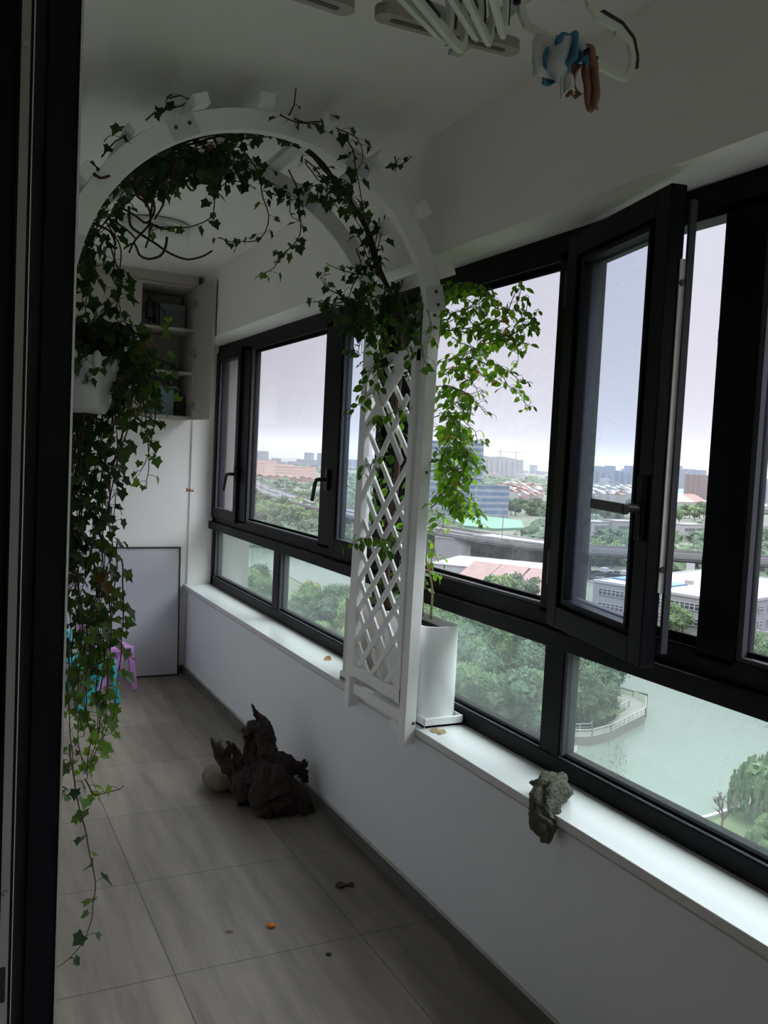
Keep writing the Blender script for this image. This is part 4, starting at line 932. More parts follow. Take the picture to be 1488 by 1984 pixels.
for a, b in zip(kb[:-1], kb[1:]): mb.bar(a, b, .5, .5)
struct(mb, 'trim_5', 'rail_white')

# lakeside deck with white railings
DZ = -36.9
dk = thing('lakeside_deck', gp(1160, 1400, DZ), 'boardwalk deck with white railings jutting into the green pond', 'deck')
outl = [(1078, 1428), (1147, 1428), (1183, 1418), (1250, 1384), (1251, 1364), (1226, 1350), (1174, 1337), (1168, 1372), (1146, 1416), (1078, 1420)]
P = [gp(x, y, DZ) for x, y in outl]
MB().prism(P, (0, 0, -1.4)).build('deck_floor', 'deck_wood', dk)
def railing(pts, par, closed=False):
    Q = [gp(x, y, DZ) for x, y in pts]
    if closed: Q.append(Q[0])
    mb = MB()
    for a, b in zip(Q[:-1], Q[1:]):
        for z, t in ((1.1, .09), (.6, .05), (.12, .06)): mb.bar(a+Vector((0, 0, z)), b+Vector((0, 0, z)), t, t)
        n = max(2, int((b-a).length/1.6))
        for i in range(n+1): p = a.lerp(b, i/n); mb.bar(p, p+Vector((0, 0, 1.15)), .08, .08, (1, 0, 0))
    return mb.build('railing', 'rail_white', par)
railing([(1060, 1428), (1147, 1428), (1183, 1418), (1250, 1384), (1251, 1364), (1226, 1350), (1174, 1337)], dk)
railing([(1060, 1419), (1144, 1416), (1168, 1374)], dk); railing([(1181, 1389), (1188, 1369), (1218, 1370)], dk, True)
MB().prism([gp(x, y, DZ+.3) for x, y in ((1184, 1387), (1190, 1371), (1213, 1372))], (0, 0, -.3)).build('planting_bed', 'lawn', dk)

# ---- trees: a few grown kinds, each placed as a thing with its own trunk and crown
def crown_mesh(seed, h, w, n, nq, qs, shape='round'):
    q = R(seed); mb = MB(); cs = []
    for i in range(n):
        a = q.uniform(0, 2*PI); f = q.random(); z = h*(.30+.58*f); rr = w*.5*q.uniform(.1, .75)*(1-.55*abs(f-.35)) if shape == 'round' else w*.5*q.uniform(0, .5)*(1-f*.8)
        r = w*q.uniform(.12, .22)*(1 if shape == 'round' else 1-.6*f); c = Vector((rr*math.cos(a), rr*math.sin(a), z)); cs.append((c, r))
        mb.blob(c, r*.9, .3, 1.8, 8, seed*7+i)
    for k in range(nq):
        c, r = cs[k % n]; d = Vector((q.gauss(0, 1), q.gauss(0, 1), q.gauss(.25, 1))).normalized(); p = c+d*r*q.uniform(.8, 1.35)
        u = Vector((q.gauss(0, 1), q.gauss(0, 1), q.gauss(0, 1))).normalized(); v = u.cross(d); v = v.normalized() if v.length > .1 else u.orthogonal().normalized(); s = qs*q.uniform(.5, 1.2)
        mb.add([p-u*s*.5, p+v*s*.35, p+u*s*.6, p-v*s*.35], [(0, 1, 2, 3)])
    return mb
def willow_mesh(seed, h, w):
    q = R(seed); mb = MB()
    for i in range(14): mb.blob((q.uniform(-.22, .22)*w, q.uniform(-.22, .22)*w, h*q.uniform(.5, .78)), w*.13, .35, 1.8, 8, i)
    for k in range(1100):
        a = q.uniform(0, 2*PI); r = w*.5*q.random()**.6; zt = h*(1.0-.42*(r/(w*.5))**2)*q.uniform(.72, 1); l = min(zt*.85, h*q.uniform(.2, .5)); x, y = r*math.cos(a), r*math.sin(a)
        for j in range(5):
            z = zt-l*j/5; t = q.uniform(0, PI); s = q.uniform(.10, .17); dx, dy = math.cos(t)*s, math.sin(t)*s; x += math.cos(a)*.04; y += math.sin(a)*.04
            mb.add([(x-dx, y-dy, z), (x+dx, y+dy, z-.08), (x+dx*.4, y+dy*.4, z-l*.24), (x-dx*.6, y-dy*.6, z-l*.18)], [(0, 1, 2, 3)])
    return mb
def proto(seed, h, w, mats, crown, label, group, cat='tree'):
    t = thing('tree', (0, 0, G), label, cat, group)
    o = MB().tube([(0, 0, 0), (.1, .05, h*.25), (0, .1, h*.6)], [w*.035, w*.028, w*.015], 7).build('trunk', 'bark', None); o.parent = t
    o = crown.build('crown', mats, None); o.parent = t
    return t
KIDS = {}
def plant(pr, pos, s=1., label=None, group=None, q=random):
    if pr.name not in KIDS: KIDS[pr.name] = [list(c for c in pr.children), False]
    kids, used = KIDS[pr.name]
    if not used: KIDS[pr.name][1] = True; r = pr
    else:
        r = pr.copy(); C.objects.link(r)
        for k in kids: c = k.copy(); C.objects.link(c); c.parent = r
    r.location = pos; r.rotation_euler = (0, 0, q.uniform(0, 6.28)); r.scale = (s*q.uniform(.9, 1.1), s*q.uniform(.9, 1.1), s)
    if label: r['label'] = label
    if group: r['group'] = group
    return r
def kinds(prefix, n, h, w, nb, nq, qs, cols):
    return [proto(i+n*13+len(prefix), h, w, c, crown_mesh(i+len(prefix)*3, h, w, nb, nq, qs), 'tree', 'trees') for i, c in enumerate(cols)]
near = kinds('near', 4, 9.5, 8.5, 30, 9000, .40, ['crown_deep', 'crown_mid', 'crown_bright', 'crown_blue', 'crown_mid'])
mid = kinds('middle', 3, 9, 8, 14, 1500, .8, ['crown_deep', 'crown_mid', 'crown_bright'])
q = R(77)
def wood_at(ptset, pr, label, group, s0, s1):
    for x, y in ptset: plant(q.choice(pr), gp(x, y, G+.3), q.uniform(s0, s1), label, group, q)
def scatter(x0, x1, ya, yb, n, f=lambda t: 0): return [(x0+(x1-x0)*(i+q.random())/n, (lambda t: q.uniform(ya, yb)+f(t))((i+.5)/n)) for i in range(n)]
# dense grove by the pond, behind the low panes nearest the arch's planter
wood_at(scatter(700, 1090, 1300, 1430, 22, lambda t: 20*t), near, 'leafy tree of the dense pond bank grove below the white planter', 'grove on the pond bank', .85, 1.15)
wood_at(scatter(700, 1080, 1225, 1310, 22, lambda t: 20*t), near, 'leafy tree of the dense pond bank grove below the white planter', 'grove on the pond bank', .95, 1.3)
wood_at([(1150, 1398), (1138, 1412), (1120, 1418), (1098, 1414), (1156, 1372), (1130, 1385), (1105, 1390), (1160, 1345), (1138, 1355), (1112, 1362), (1164, 1320), (1140, 1325), (1115, 1332), (1096, 1345)], [near[0], near[3], near[1]],
        'dark tree in the clump at the root of the lakeside deck', 'clump beside the lakeside deck', .95, 1.2)
# shrubs and small trees on the river bank, behind the low panes at the far end
wood_at(scatter(440, 520, 1150, 1185, 7, lambda t: 12*t), [near[1], near[0], near[2]], 'bushy tree on the river bank, seen through the far low pane', 'trees on the near river bank', .85, 1.1)
wood_at(scatter(540, 700, 1195, 1240, 14, lambda t: 30*t), near, 'bushy tree on the river bank, seen through the low pane beside the lattice', 'trees on the near river bank by the lattice', .7, 1.05)
wood_at(scatter(560, 700, 1232, 1262, 9, lambda t: 30*t), [near[1], near[2]], 'small rounded bush on the grassy slope below the river bank trees', 'bushes on the grassy slope', .38, .6)
yt = proto(91, 8.5, 6.5, 'crown_yellow', crown_mesh(91, 8.5, 6.5, 14, 1400, .55), 'yellowish feathery tree standing up from the green river bank trees', None)
plant(yt, gp(600, 1190, G+.3), 1.0, None, None, q)
plant(near[2], gp(500, 1158, G+.3), .9, 'yellow-green bush in front of the river in the far low pane', None, q)
# willow, bare tree and shrubs on the lawn
wl = proto(5, 8.6, 8.5, 'crown_willow', willow_mesh(5, 8.6, 8.5), 'drooping willow on the lawn at the pond edge', None)
plant(wl, gp(1486, 1590, G+.4), .95, 'drooping green willow at the pond edge beside the bare tree', None, q)
plant(wl, gp(1555, 1605, G+.4), 1.05, 'second drooping willow on the lawn, cut off by the photo edge', None, q)
bt = thing('bare_tree', gp(1398, 1622, G+.4), 'leafless tree with reddish twigs on the lawn by the pond', 'tree'); b0 = bt.location
mb = MB(); qq = R(8)
def twig(p, d, l, r, dep):
    e = p+d*l; mb.tube([p, p.lerp(e, .5)+Vector((qq.uniform(-.05, .05), 0, 0))*l, e], [r, r*.8, r*.55], 5)
    if dep:
        for k in range(4): twig(p.lerp(e, qq.uniform(.4, 1)), (d+Vector((qq.uniform(-.6, .6), qq.uniform(-.6, .6), qq.uniform(0, .3)))).normalized(), l*qq.uniform(.5, .75), r*.62, dep-1)
twig(Vector(b0), Vector((0, 0, 1)), 2.6, .20, 4)
mb.build('branches', 'bare_twig', bt)
for x, y, s in ((1462, 1652, .30), (1482, 1640, .38), (1445, 1672, .22), (1480, 1672, .26)): plant(q.choice(near[:2]), gp(x, y, G+.4), s, 'low round shrub on the lawn beyond the nearest low pane', 'shrubs on the lawn', q)
# woods further off
wood_at(scatter(470, 640, 1000, 1035, 30), mid, 'tree in the wood below the elevated road, seen through the wide far pane', 'wood below the elevated road', .9, 1.5)
wood_at(scatter(470, 640, 972, 1000, 26, lambda t: 6*t), mid, 'tree in the wood below the elevated road, seen through the wide far pane', 'wood below the elevated road', 1., 1.5)
wood_at(scatter(470, 700, 1038, 1066, 12, lambda t: 8*t), mid, 'tree along the far shore of the river', 'trees on the far river shore', .8, 1.2)
wood_at(scatter(840, 965, 1062, 1080, 14, lambda t: 8*t), mid, 'tree in the belt between the elevated road and the white factory', 'tree belt at the elevated road', .8, 1.3)
wood_at(scatter(940, 1046, 1158, 1180, 8, lambda t: 10*t), mid, 'tree in front of the red roofed sheds', 'trees before the red sheds', .8, 1.1)
wood_at(scatter(965, 1060, 985, 1000, 14), mid, 'tree in the belt behind the green netting', 'tree belt behind the netting', 1., 1.4)
wood_at(scatter(1140, 1440, 996, 1010, 32, lambda t: 6*t), mid, 'tree in the long dark belt before the town', 'long tree belt before the town', 1.2, 1.7)
wood_at(scatter(1140, 1260, 1080, 1100, 14, lambda t: 6*t), mid, 'tree below the elevated road, seen through the open casement', 'trees seen in the open casement', .9, 1.3)
wood_at([(1298, 1212), (1310, 1222), (1322, 1226), (1288, 1205), (1300, 1230)], [near[1], near[2]], 'yellow-green tree at the foot of the grey factory wall', 'trees at the factory wall', .6, .9)
wood_at([(1430, 1272), (1448, 1282), (1466, 1288), (1484, 1296), (1500, 1300), (1424, 1290), (1440, 1300)], [near[1], near[0]], 'tree beside the car park, seen at the bottom of the wide near pane', 'trees beside the car park', .65, .85)
wood_at(scatter(1420, 1500, 1058, 1072, 9), mid, 'tree by the elevated road in the wide near pane', 'trees in the wide near pane', .8, 1.2)
# uncountable woods out to the haze
mb = MB(); qf = R(19)
for i in range(1700):
    az = qf.uniform(.12, 1.02); dist = 380+2600*qf.random()**1.5; p = Vector((math.sin(az)*dist, math.cos(az)*dist, G+1)); r = qf.uniform(4, 9)*(1 if dist < 1400 else 1.4)
    sx_, sy_ = (lambda d: (744+FPX*d.dot(CR)/d.dot(_F), 992-FPX*d.dot(CU)/d.dot(_F)))(p-EYEV)
    if (862 < sx_ < 1030 and dist < 700) or (465 < sx_ < 625 and 1250 < dist < 1720) or (sx_ > 968 and 650 < dist < 1250 and qf.random() < .75): continue
    mb.blob(p, r*.85, .3, 1.8, 9 if dist < 900 else 5, i, sq=(1.5, 1.5, .8))
    for k in range(int(170 if dist < 900 else 16)):
        d = Vector((qf.gauss(0, 1), qf.gauss(0, 1), abs(qf.gauss(0, .8)))).normalized(); c = p+Vector((d.x*r*1.55, d.y*r*1.55, d.z*r*.9)); s_ = qf.uniform(.4, 1.0)*(1 if dist < 900 else 1.5)
        u = Vector((qf.gauss(0, 1), qf.gauss(0, 1), qf.gauss(0, 1))).normalized(); v = u.orthogonal().normalized(); mb.add([c-u*s_, c+v*s_*.7, c+u*s_, c-v*s_*.7], [(0, 1, 2, 3)])
tag(mb.build('distant_woods', 'crown_deep'), 'hazy woods spreading between the distant houses', 'woods', None, 'stuff')

# ---- buildings
def bldg(name, label, cat, a, b, depth, h, wall, roof, rows=0, cols=0, group=None, gable=False, z0=G, parapet=.6, sides=False, ww=2.4, wh=1.6, z1=1.5):
    a = Vector((a[0], a[1], z0)); b = Vector((b[0], b[1], z0)); u = (b-a); W = u.length; u.normalize(); n = Vector((-u.y, u.x, 0))
    if n.dot(a) < 0: n = -n
    t = thing(name, (a+b)/2, label, cat, group)
    P = [a, b, b+n*depth, a+n*depth]
    MB().prism(P, (0, 0, h)).build('wall', wall, t)
    if gable:
        mb = MB(); e = .4; r = depth*.22; A = [p+Vector((0, 0, h)) for p in P]; m0 = (A[0]+A[3])/2+Vector((0, 0, r)); m1 = (A[1]+A[2])/2+Vector((0, 0, r))
        A = [A[0]-n*e, A[1]-n*e, A[2]+n*e, A[3]+n*e]; mb.add(A+[m0, m1], [(0, 1, 5, 4), (2, 3, 4, 5), (0, 4, 3), (1, 2, 5), (3, 2, 1, 0)]); mb.build('roof', roof, t)
    else:
        mb = MB().obox((P[0]+P[2])/2+Vector((0, 0, h+.1)), u, n, (0, 0, 1), W/2-.3, depth/2-.3, .12)
        mb.build('roof', roof, t)
        if parapet:
            pb = MB()
            for p, r_ in zip(P, P[1:]+P[:1]): pb.bar(p+Vector((0, 0, h+parapet/2)), r_+Vector((0, 0, h+parapet/2)), .35, parapet)
            pb.build('parapet', wall, t)
    def win(o, d, k, L, nn):
        for i in range(k):
            for j in range(rows):
                c = o+d*(L*(i+.5)/k)+Vector((0, 0, z1+wh/2+(h-1.0)/max(rows, 1)*j))-nn*.05
                f = MB().obox(c, d, nn, (0, 0, 1), ww/2, .12, wh/2).build('window', 'window_dark', t)
                g = MB().obox(c-nn*.14, d, nn, (0, 0, 1), ww/2, .04, .07).obox(c-nn*.14, d, nn, (0, 0, 1), .06, .04, wh/2)
                for s in (-1, 1): g.obox(c-nn*.14+Vector((0, 0, s*wh/2)), d, nn, (0, 0, 1), ww/2+.1, .06, .09).obox(c-nn*.14+d*s*ww/2, d, nn, (0, 0, 1), .08, .05, wh/2)
                g.build('window_frame', 'window_trim', f)
    if rows: win(a, u, cols, W, n)
    if rows and sides: win(b, n, max(2, int(cols*depth/W)), depth, -u)
    return t
def span(x0, x1, y0, y1=None, z=G): return gp(x0, y0, z), gp(x1, y1 if y1 is not None else y0, z)
# grey walled factory with the white roof: its corner faces the balcony
RZ = -29.9
pc_, pl, pr_ = gp(1422, 1171, RZ), gp(1150, 1127, RZ), gp(1500, 1153, RZ)
ul = (pl-pc_).normalized(); ur = Vector((-ul.y, ul.x, 0)); ur = ur if ur.dot(pr_-pc_) > 0 else -ur
fa = thing('factory_building', (pc_.x, pc_.y, G), 'grey factory block with a wide white roof, its corner towards the balcony', 'factory')
LW, RW = (pl-pc_).length, 62
Pf = [Vector((p.x, p.y, G)) for p in (pc_, pc_+ul*LW, pc_+ul*LW+ur*RW, pc_+ur*RW)]
MB().prism(Pf, (0, 0, RZ-G)).build('wall', 'wall_grey', fa)
c = sum(Pf, Vector())/4; MB().obox((c.x, c.y, RZ+.15), ul, ur, (0, 0, 1), LW/2-.2, RW/2-.2, .18).build('roof', 'roof_white', fa)
pb = MB()
for p, r_ in zip(Pf, Pf[1:]+Pf[:1]): pb.bar(Vector((p.x, p.y, RZ+.3)), Vector((r_.x, r_.y, RZ+.3)), .4, .7)
pb.build('parapet', 'wall_white', fa)
def facwin(o, d, nn, k, L, w, hs):
    for i in range(k):
        for z in hs:
            cc = o+d*(L*(i+.5)/k)+Vector((0, 0, z-o.z))+nn*.05
            f = MB().obox(cc, d, nn, (0, 0, 1), w/2, .15, .85).build('window', 'window_dark', fa)
            g = MB()
            for s in (-1, -.33, .33, 1): g.obox(cc+d*s*w/2+nn*.16, d, nn, (0, 0, 1), .09, .05, .85)
            for s in (-1, .2, 1): g.obox(cc+nn*.16+Vector((0, 0, s*.85)), d, nn, (0, 0, 1), w/2, .05, .08)
            g.build('window_frame', 'window_trim', f)
facwin(pc_+ul*2, ul, -ur, 9, LW-4, 4.2, (RZ-2.3, RZ-6.2)); facwin(pc_+ur*1, ur, -ul, 11, RW-2, 2.6, (RZ-2.3, RZ-6.2))
MB().obox(pc_+ur*7+Vector((0, 0, -6.9))-ul*.1, ur, ul, (0, 0, 1), 1.6, .2, 1.6).build('entrance', 'window_dark', fa)
for i in range(7): MB().obox(pc_+ul*(LW*.25+i*7)+ur*22+Vector((0, 0, .9)), ul, ur, (0, 0, 1), 1.0, .8, .6).build('roof_vent', 'wall_white', fa)
MB().obox(pc_+ul*(LW*.78)+ur*14+Vector((0, 0, .5)), ul, ur, (0, 0, 1), 9, 5, .25).build('skylight_strip', 'roof_blue', fa)
flat('car_park_paving', [(1418, 1238), (1488, 1215), (1560, 1200), (1600, 1260), (1488, 1262), (1430, 1262)], G+.25, .3, 'paving')
# white sheds, sheet roofed hall and red roofed sheds in the pane beside the arch
a, b = gp(836, 1092, -31.5), gp(1052, 1113, -31.5); bldg('factory_hall', 'long white hall with a flat grey-blue sheet roof in front of the white office block', 'factory', a, b, 30, 6.9, 'wall_white', 'roof_sheet', 1, 14, None, parapet=.3)
a, b = gp(915, 1062, -33), gp(1056, 1082, -33); bldg('office_block', 'white office block with a row of small windows behind the sheet roofed hall', 'factory', a, b, 14, 10.6, 'wall_white', 'roof_white', 2, 9, None, z1=3)
a, b = gp(842, 1058, -33), gp(912, 1066, -33); bldg('grey_warehouse', 'plain grey walled warehouse beside the white office block', 'warehouse', a, b, 22, 9, 'wall_grey', 'roof_sheet', 0, 0, None)
for i, (x0, x1, y0, y1, lb) in enumerate(((872, 925, 1128, 1136, 'low shed with a faded red roof, first of the row from the arch'), (928, 985, 1136, 1144, 'low shed with a faded red roof, in the middle of its row'), (988, 1050, 1144, 1153, 'low shed with a faded red roof, last of the row before the dark mullion'))):
    a, b = gp(x0, y0, G+4), gp(x1, y1, G+4); bldg('red_shed', lb, 'shed', a, b, 26, 4, 'wall_white', 'roof_red', 1, 3, 'red roofed sheds', True, wh=1.2)
# pale blocks around the elevated road
for x0, x1, y, h, wl_, rf, lb in ((1150, 1188, 1042, 9, 'wall_white', 'roof_white', 'low white block under the casement lever'), (1196, 1240, 1044, 10, 'wall_cream', 'roof_white', 'cream three storey block behind the open casement pane'), (1268, 1296, 1040, 12, 'wall_white', 'roof_white', 'white block in the gap beside the open casement'),
                                  (1325, 1366, 1046, 9, 'wall_white', 'roof_white', 'white and blue workshop in the gap, before the tree belt'), (1436, 1486, 1048, 9, 'wall_white', 'roof_white', 'long white workshop in the wide near pane'), (1392, 1428, 1040, 8, 'wall_white', 'roof_white', 'pale workshop half behind the wide dark mullion')):
    a, b = span(x0, x1, y); bldg('workshop', lb, 'building', a, b, 14, h, wl_, rf, 2, 6, None, sides=True)
for x0, x1, y, h, rf, lb in ((1296, 1345, 984, 7, 'roof_white', 'wide hall with a pale ridge roof behind the tree belt'), (1345, 1372, 982, 6, 'roof_tile', 'lower hall with a brown roof beside the pale ridge roof'), (1436, 1488, 990, 6, 'roof_white', 'pale roofed hall before the flats in the wide near pane'), (1312, 1350, 964, 5, 'roof_blue', 'long shed with a bright blue roof below the skyline')):
    a, b = span(x0, x1, y); bldg('market_hall', lb, 'hall', a, b, 40, h, 'wall_cream', rf, 0, 0, None, True)
# glass tower and its lower wing
a, b = span(868, 930, 999); tw = bldg('glass_tower', 'tall blue glass office tower with pale floor bands, behind the rose leaves', 'tower', a, b, 26, 54, 'face_blue', 'roof_sheet', 0, 0, None, parapet=1.5)
a, b = span(905, 984, 1003); bldg('glass_podium', 'lower blue glass wing in front of the tall blue tower', 'building', a, b, 30, 23, 'face_blue', 'roof_sheet', 0, 0, None, parapet=1)
flat('construction_netting', [(880, 1008), (930, 998), (1010, 1008), (1016, 1022), (960, 1024), (900, 1018)], G+1.5, 2, 'net_green')
# new apartment towers beyond it, two tower cranes on top
for i, (x, wd, top) in enumerate(((938, 8, 884), (947, 7, 888), (957, 9, 886), (967, 8, 889), (976, 7, 886), (986, 10, 888), (997, 8, 890), (1007, 11, 892))):
    a, b = span(x-wd/2, x+wd/2, 924); d = a.length; h = (924-top)*(CR*0+_F).dot(a-EYEV)/FPX
    t = bldg('apartment_tower', 'pale apartment tower in the row beyond the blue glass tower', 'tower', a, b, 22, h, 'face_pale', 'roof_white', 0, 0, 'row of pale apartment towers', parapet=2)
    if i in (3, 6):
        cp = (a+b)/2+Vector((0, 0, h)); cr_ = thing('tower_crane', cp, 'thin tower crane over the %s of the pale apartment towers' % ('middle' if i == 3 else 'last but one'), 'crane')
        MB().bar(cp, cp+Vector((0, 0, 28)), 1.6, 1.6, (1, 0, 0)).build('mast', 'concrete', cr_); MB().bar(cp+Vector((-16, 8, 24)), cp+Vector((30, -16, 24)), 1.2, 1.2).build('jib', 'concrete', cr_)
# peach coloured blocks by the motorway
for x0, x1, y, top, lb in ((476, 512, 921, 897, 'peach coloured long block, nearest the small casement, beyond the motorway'), (514, 536, 919, 893, 'tallest peach coloured block beyond the motorway'), (538, 566, 921, 901, 'low peach block with a red roof, middle of the row beyond the motorway'), (568, 612, 924, 905, 'long low peach block beyond the motorway, beside the window lever')):
    a, b = span(x0, x1, y); h = (y-top)*_F.dot(a-EYEV)/FPX; bldg('peach_block', lb, 'building', a, b, 40, h, 'face_peach', 'roof_tile', 0, 0, None, parapet=1)
q = R(55)
for i in range(9):
    x = 480+i*16+q.uniform(-3, 3); a, b = span(x, x+q.uniform(9, 14), 929+i*.8); bldg('low_house', 'low pinkish house in the strip before the peach blocks', 'house', a, b, 12, q.uniform(4, 7), 'wall_peach', 'roof_tile', 0, 0, 'low pinkish houses', True)
# little houses of the town
for i in range(40):
    r = i//10; x = 975+(i % 10)*7.6+q.uniform(-2, 2); y = 950+r*8+q.uniform(-1, 1); w_ = q.uniform(5, 8); a, b = span(x, x+w_, y)
    bldg('town_house', 'small beige town house in the crowded quarter behind the glass wing', 'house', a, b, 12, q.uniform(8, 12), q.choice(['wall_cream', 'wall_cream', 'wall_white', 'wall_peach']), q.choice(['roof_tile', 'roof_tile', 'roof_white']), 0, 0, 'town houses behind the glass wing', True)
for i in range(54):
    r = i//18; x = 1146+(i % 18)*7.2+q.uniform(-2, 2); y = 955+r*9+q.uniform(-1.5, 1.5); w_ = q.uniform(5, 9); a, b = span(x, x+w_, y)
    bldg('town_house', 'small pale town house seen through the open casement pane', 'house', a, b, 12, q.uniform(7, 12), q.choice(['wall_white', 'wall_cream', 'wall_white']), q.choice(['roof_tile', 'roof_white', 'roof_sheet']), 0, 0, 'town houses in the open casement', True)
TB = []
for i in range(150):
    x = 475+qf.random()*1010; y = 912+(x-744)*.0496*.7+qf.uniform(0, 1)**1.5*22; w_ = qf.uniform(4, 11); a, b = span(x, x+w_, y)
    if 880 < x < 1000 and y > 930 or (x < 622 and y > 905) or any((a-p).length < 75 for p in TB): continue
    TB.append(a)
    bldg('town_block', 'low pale block of the far town, blurred by the haze', 'building', a, b, 16, qf.uniform(6, 16), qf.choice(['wall_white', 'wall_cream', 'wall_white', 'wall_grey']), qf.choice(['roof_white', 'roof_sheet', 'roof_tile']), 0, 0, 'pale blocks of the far town', parapet=0)
# hazy skyline
def sky_tower(x, w_, base, top, m, lb, gr):
    a, b = span(x, x+w_, base); h = (base-top)*_F.dot(a-EYEV)/FPX; bldg('skyline_tower', lb, 'tower', a, b, 24, h, m, 'roof_white', 0, 0, gr, parapet=0)
for i in range(22):
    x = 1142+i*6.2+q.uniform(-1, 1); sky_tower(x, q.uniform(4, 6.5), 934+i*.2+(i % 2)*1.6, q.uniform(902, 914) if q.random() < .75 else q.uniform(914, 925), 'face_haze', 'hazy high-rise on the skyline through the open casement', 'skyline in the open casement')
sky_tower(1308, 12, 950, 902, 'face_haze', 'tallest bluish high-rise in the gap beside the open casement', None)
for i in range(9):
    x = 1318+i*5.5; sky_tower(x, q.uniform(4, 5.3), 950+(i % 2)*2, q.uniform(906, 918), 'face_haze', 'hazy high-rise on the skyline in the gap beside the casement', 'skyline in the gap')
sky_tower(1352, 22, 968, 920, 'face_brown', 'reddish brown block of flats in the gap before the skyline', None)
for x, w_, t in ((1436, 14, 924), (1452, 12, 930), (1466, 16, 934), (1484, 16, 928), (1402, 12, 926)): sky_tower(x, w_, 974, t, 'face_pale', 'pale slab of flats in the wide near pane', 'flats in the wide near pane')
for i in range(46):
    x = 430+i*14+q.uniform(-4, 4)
    sky_tower(x, q.uniform(4, 9), 897+(x-480)*.036+(i % 3)*1.2, 897+(x-480)*.036-(q.uniform(4, 16) if q.random() < .8 else 24), 'face_haze', 'faint bluish high-rise dissolving in the haze at the horizon', 'faint towers at the horizon')

# ---- the elevated road
ctr = [(470, 1500), (360, 1180), (300, 960), (250, 760), (212, 580), (196, 440), (192, 340), (202, 272), (228, 248), (262, 224), (310, 195), (380, 160), (480, 120)]
ctr = smooth_path([(x, y, -28.4) for x, y in ctr], 22)
vd = thing('elevated_road', (200, 400, G), 'grey elevated motorway on concrete piers crossing the whole view', 'elevated road')
dkm = MB(); pl_ = MB(); pr2 = MB(); mk = MB()
HWD = 11.5
def nrm(i):
    t = (ctr[min(i+1, len(ctr)-1)]-ctr[max(i-1, 0)]); t.z = 0; t.normalize(); return Vector((t.y, -t.x, 0))
rows_ = [[ctr[i]+nrm(i)*s*HWD+Vector((0, 0, z)) for s, z in ((-1, 0), (1, 0), (1, -.8), (.4, -2), (-.4, -2), (-1, -.8))] for i in range(len(ctr))]
vs = [p for r in rows_ for p in r]; dkm.add(vs, [(i*6+j, i*6+(j+1) % 6, (i+1)*6+(j+1) % 6, (i+1)*6+j) for i in range(len(ctr)-1) for j in range(6)])
dkm.build('deck', 'asphalt', vd)
for s, m_ in ((-1, pl_), (1, pr2)):
    for i in range(len(ctr)-1): m_.bar(ctr[i]+nrm(i)*s*HWD+Vector((0, 0, .55)), ctr[i+1]+nrm(i+1)*s*HWD+Vector((0, 0, .55)), .4, 1.2)
    m_.build('parapet', 'concrete', vd)
for i in range(len(ctr)-1): mk.bar(ctr[i]+Vector((0, 0, .4)), ctr[i+1]+Vector((0, 0, .4)), .3, .8)
mk.build('median_barrier', 'concrete', vd)
for i in range(1, len(ctr)-1):
    p = ctr[i]; n_ = nrm(i)
    MB().obox(Vector((p.x, p.y, (G+p.z-2)/2)), n_, n_.cross(Vector((0, 0, 1))), (0, 0, 1), 1.4, 1.0, (p.z-2-G)/2).obox(p+Vector((0, 0, -2.5)), n_, n_.cross(Vector((0, 0, 1))), (0, 0, 1), 7, 1.0, .6).build('pier', 'concrete', vd)
def car(pos, d, m, label, group=None):
    t = thing('car', pos, label, 'car', group); d = Vector(d); d.z = 0; d.normalize(); t.rotation_euler = (0, 0, math.atan2(d.y, d.x))
    def ad(mb, name, m, **k):
        o = mb.build(name, m, None, **k); o.parent = t
    ad(MB().box(-2.2, 2.2, -.9, .9, .35, .95), 'body', m, bevel=.15)
    ad(MB().prism([(-1.7, -.8, .95), (1.2, -.8, .95), (.5, -.8, 1.5), (-1.2, -.8, 1.5)], (0, 1.6, 0)), 'cabin', 'window_dark')
    for x in (-1.4, 1.4):
        for y in (-.85, .85): ad(MB().tube([(x, y-.1, .33), (x, y+.1, .33)], .33, 12), 'wheel', 'tyre')
cl = [('car_white', 'white car on the motorway bend behind the wide far pane'), ('car_red', 'red car on the motorway bend behind the wide far pane'), ('car_dark', 'dark car on the motorway bend behind the wide far pane')]
q = R(66); L_ = [i for i, p in enumerate(ctr) if p.y > 420]
for k in range(16):
    i = L_[(k*3) % len(L_)]; s = (-7.5, -4, 4, 7.5)[k % 4]; m_, lb = cl[0] if k % 4 else cl[1 + (k//4) % 2]
    car(ctr[i]+nrm(i)*s+Vector((0, 0, .02)), ctr[min(i+1, len(ctr)-1)]-ctr[max(0, i-1)], m_, lb, {'car_white': 'white cars on the motorway bend', 'car_red': 'red cars on the motorway bend', 'car_dark': 'dark cars on the motorway bend'}[m_])
car(gp(1452, 1226, G+.27), (1, -.35, 0), 'car_white', 'white car parked on the yard beside the grey factory')
q = R(12)
flat('parking_lot_paving', [(1140, 1126), (1175, 1104), (1240, 1112), (1260, 1122), (1200, 1130)], G+.25, .3, 'paving')
for k in range(18):
    x = 1148+(k % 9)*9+q.uniform(-1, 1); y = 1113+(k//9)*8+q.uniform(-1, 1)+(k % 9)*.3; m_ = q.choice(['car_white', 'car_white', 'car_dark'])
    car(gp(x, y, G+.27), (.6, .8, 0), m_, ('white' if m_ == 'car_white' else 'dark')+' car on the crowded lot seen through the open casement', ('white' if m_ == 'car_white' else 'dark')+' cars on the crowded lot')
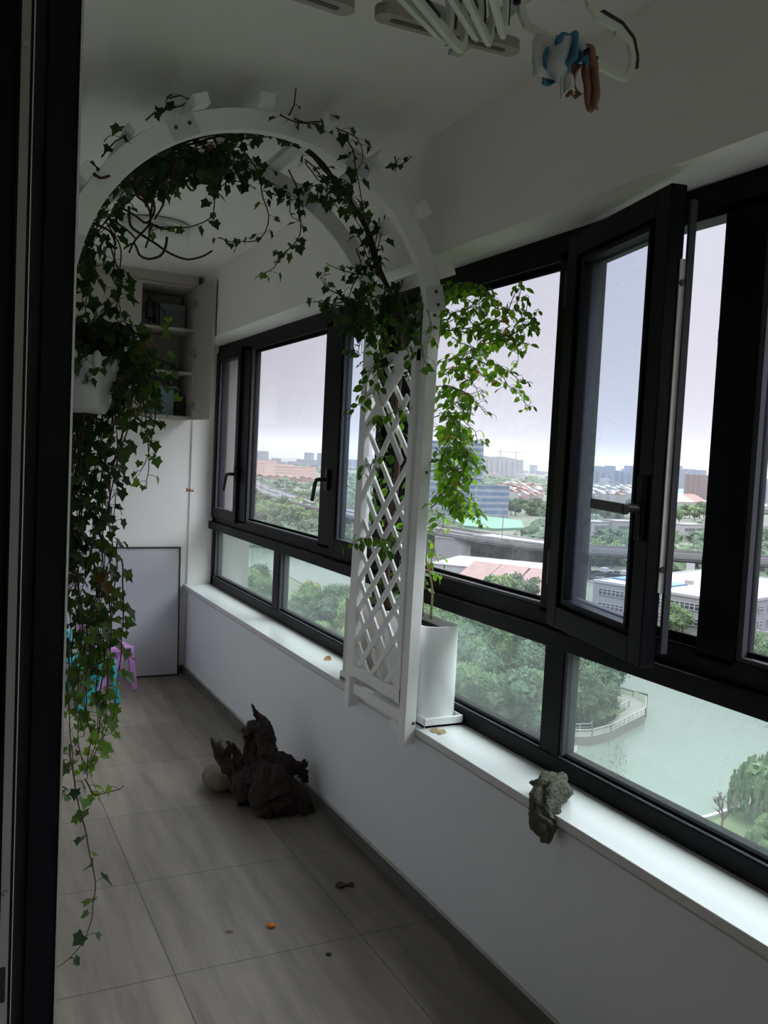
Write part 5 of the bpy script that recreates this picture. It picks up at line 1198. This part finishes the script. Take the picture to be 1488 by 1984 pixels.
for x, y, lb in ((999, 1062, 'white sign board with a red mark hung on a pier of the elevated road'), (1338, 1098, 'plain white sign board on the elevated road pier in the gap')):
    p = gp(x, y, -31.5); d = Vector((p.y, -p.x, 0)).normalized(); n_ = Vector((p.x, p.y, 0)).normalized(); t = thing('sign_board', p-n_*14, lb, 'sign'); c = t.location
    MB().obox(c, d, n_, (0, 0, 1), 1.4, .1, 2.6).build('panel', 'sign_white', t); MB().bar(c, Vector((c.x, c.y, G)), .3, .3, (1, 0, 0)).build('post', 'concrete', t)
    if x < 1100: MB().obox(c-n_*.14+Vector((0, 0, .4)), d, n_, (0, 0, 1), .8, .03, .8).build('red_mark', 'sign_red', t)
for i in range(2, len(ctr)-1, 2):
    p = ctr[i]+Vector((0, 0, .3)); n_ = nrm(i); t = thing('street_light', p, 'twin armed street light on the median of the elevated road', 'street light', 'street lights on the elevated road')
    MB().bar(p, p+Vector((0, 0, 10)), .22, .22, (1, 0, 0)).build('post', 'concrete', t); MB().bar(p+Vector((0, 0, 10))-n_*3, p+Vector((0, 0, 10))+n_*3, .15, .15).build('arm', 'concrete', t)

# ---- haze: a real body of air outside the building
hz = MB().box(3.5, 13000, -5900, 13000, G-1, G+240).build('haze', 'land'); tag(hz, 'pale summer haze over the city', 'haze', None, 'stuff')
m = bpy.data.materials.new('haze_air'); m.use_nodes = True; nt = m.node_tree; nt.nodes.remove(nt.nodes['Principled BSDF'])
vsn = nt.nodes.new('ShaderNodeVolumeScatter'); vsn.inputs['Color'].default_value = (HCOL*.93, HCOL*.95, HCOL, 1); vsn.inputs['Density'].default_value = HAZE
nt.links.new(vsn.outputs[0], nt.nodes['Material Output'].inputs['Volume'])
hz.data.materials.clear(); hz.data.materials.append(m)
# ------------------------------------------------------------------ overcast sky: dull at the horizon, much brighter overhead
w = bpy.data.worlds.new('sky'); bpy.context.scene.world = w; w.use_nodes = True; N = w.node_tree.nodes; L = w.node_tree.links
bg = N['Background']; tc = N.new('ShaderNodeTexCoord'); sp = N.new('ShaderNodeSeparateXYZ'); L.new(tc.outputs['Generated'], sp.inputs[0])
cr = N.new('ShaderNodeValToRGB'); e = cr.color_ramp.elements
e[0].position = .0; e[0].color = (.25, .27, .25, 1); e[1].position = 1; e[1].color = (.90, .95, 1, 1)
for p, c in ((.495, (.20, .21, .21)), (.505, (.445, .43, .475)), (.56, (.46, .445, .50)), (.66, (.47, .48, .56))):
    x = e.new(p); x.color = (*c, 1)
mh = N.new('ShaderNodeMapRange'); mh.inputs['From Min'].default_value = -1; L.new(sp.outputs['Z'], mh.inputs['Value'])
nz = N.new('ShaderNodeTexNoise'); nz.inputs['Scale'].default_value = 2.2; L.new(tc.outputs['Generated'], nz.inputs['Vector'])
L.new(mh.outputs[0], cr.inputs['Fac'])
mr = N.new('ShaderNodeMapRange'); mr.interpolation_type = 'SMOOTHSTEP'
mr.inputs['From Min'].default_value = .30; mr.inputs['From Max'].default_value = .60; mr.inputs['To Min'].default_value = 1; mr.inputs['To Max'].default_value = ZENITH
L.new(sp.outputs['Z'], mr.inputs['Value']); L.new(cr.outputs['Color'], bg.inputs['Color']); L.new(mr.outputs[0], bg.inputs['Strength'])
sc = bpy.context.scene
sc.view_settings.view_transform = 'Standard'; sc.view_settings.look = 'None'; sc.view_settings.gamma = 1; sc.view_settings.exposure = EXPO
sc.view_settings.use_curve_mapping = False
cy = sc.cycles
cy.max_bounces = 10; cy.diffuse_bounces = 6; cy.glossy_bounces = 3; cy.transmission_bounces = 6; cy.transparent_max_bounces = 24; cy.volume_bounces = 0
cy.use_denoising = True; cy.sample_clamp_indirect = 6; cy.caustics_reflective = False; cy.caustics_refractive = False
try: cy.denoiser = 'OPENIMAGEDENOISE'; cy.denoising_input_passes = 'RGB_ALBEDO_NORMAL'
except Exception: pass

cy.adaptive_threshold = .02
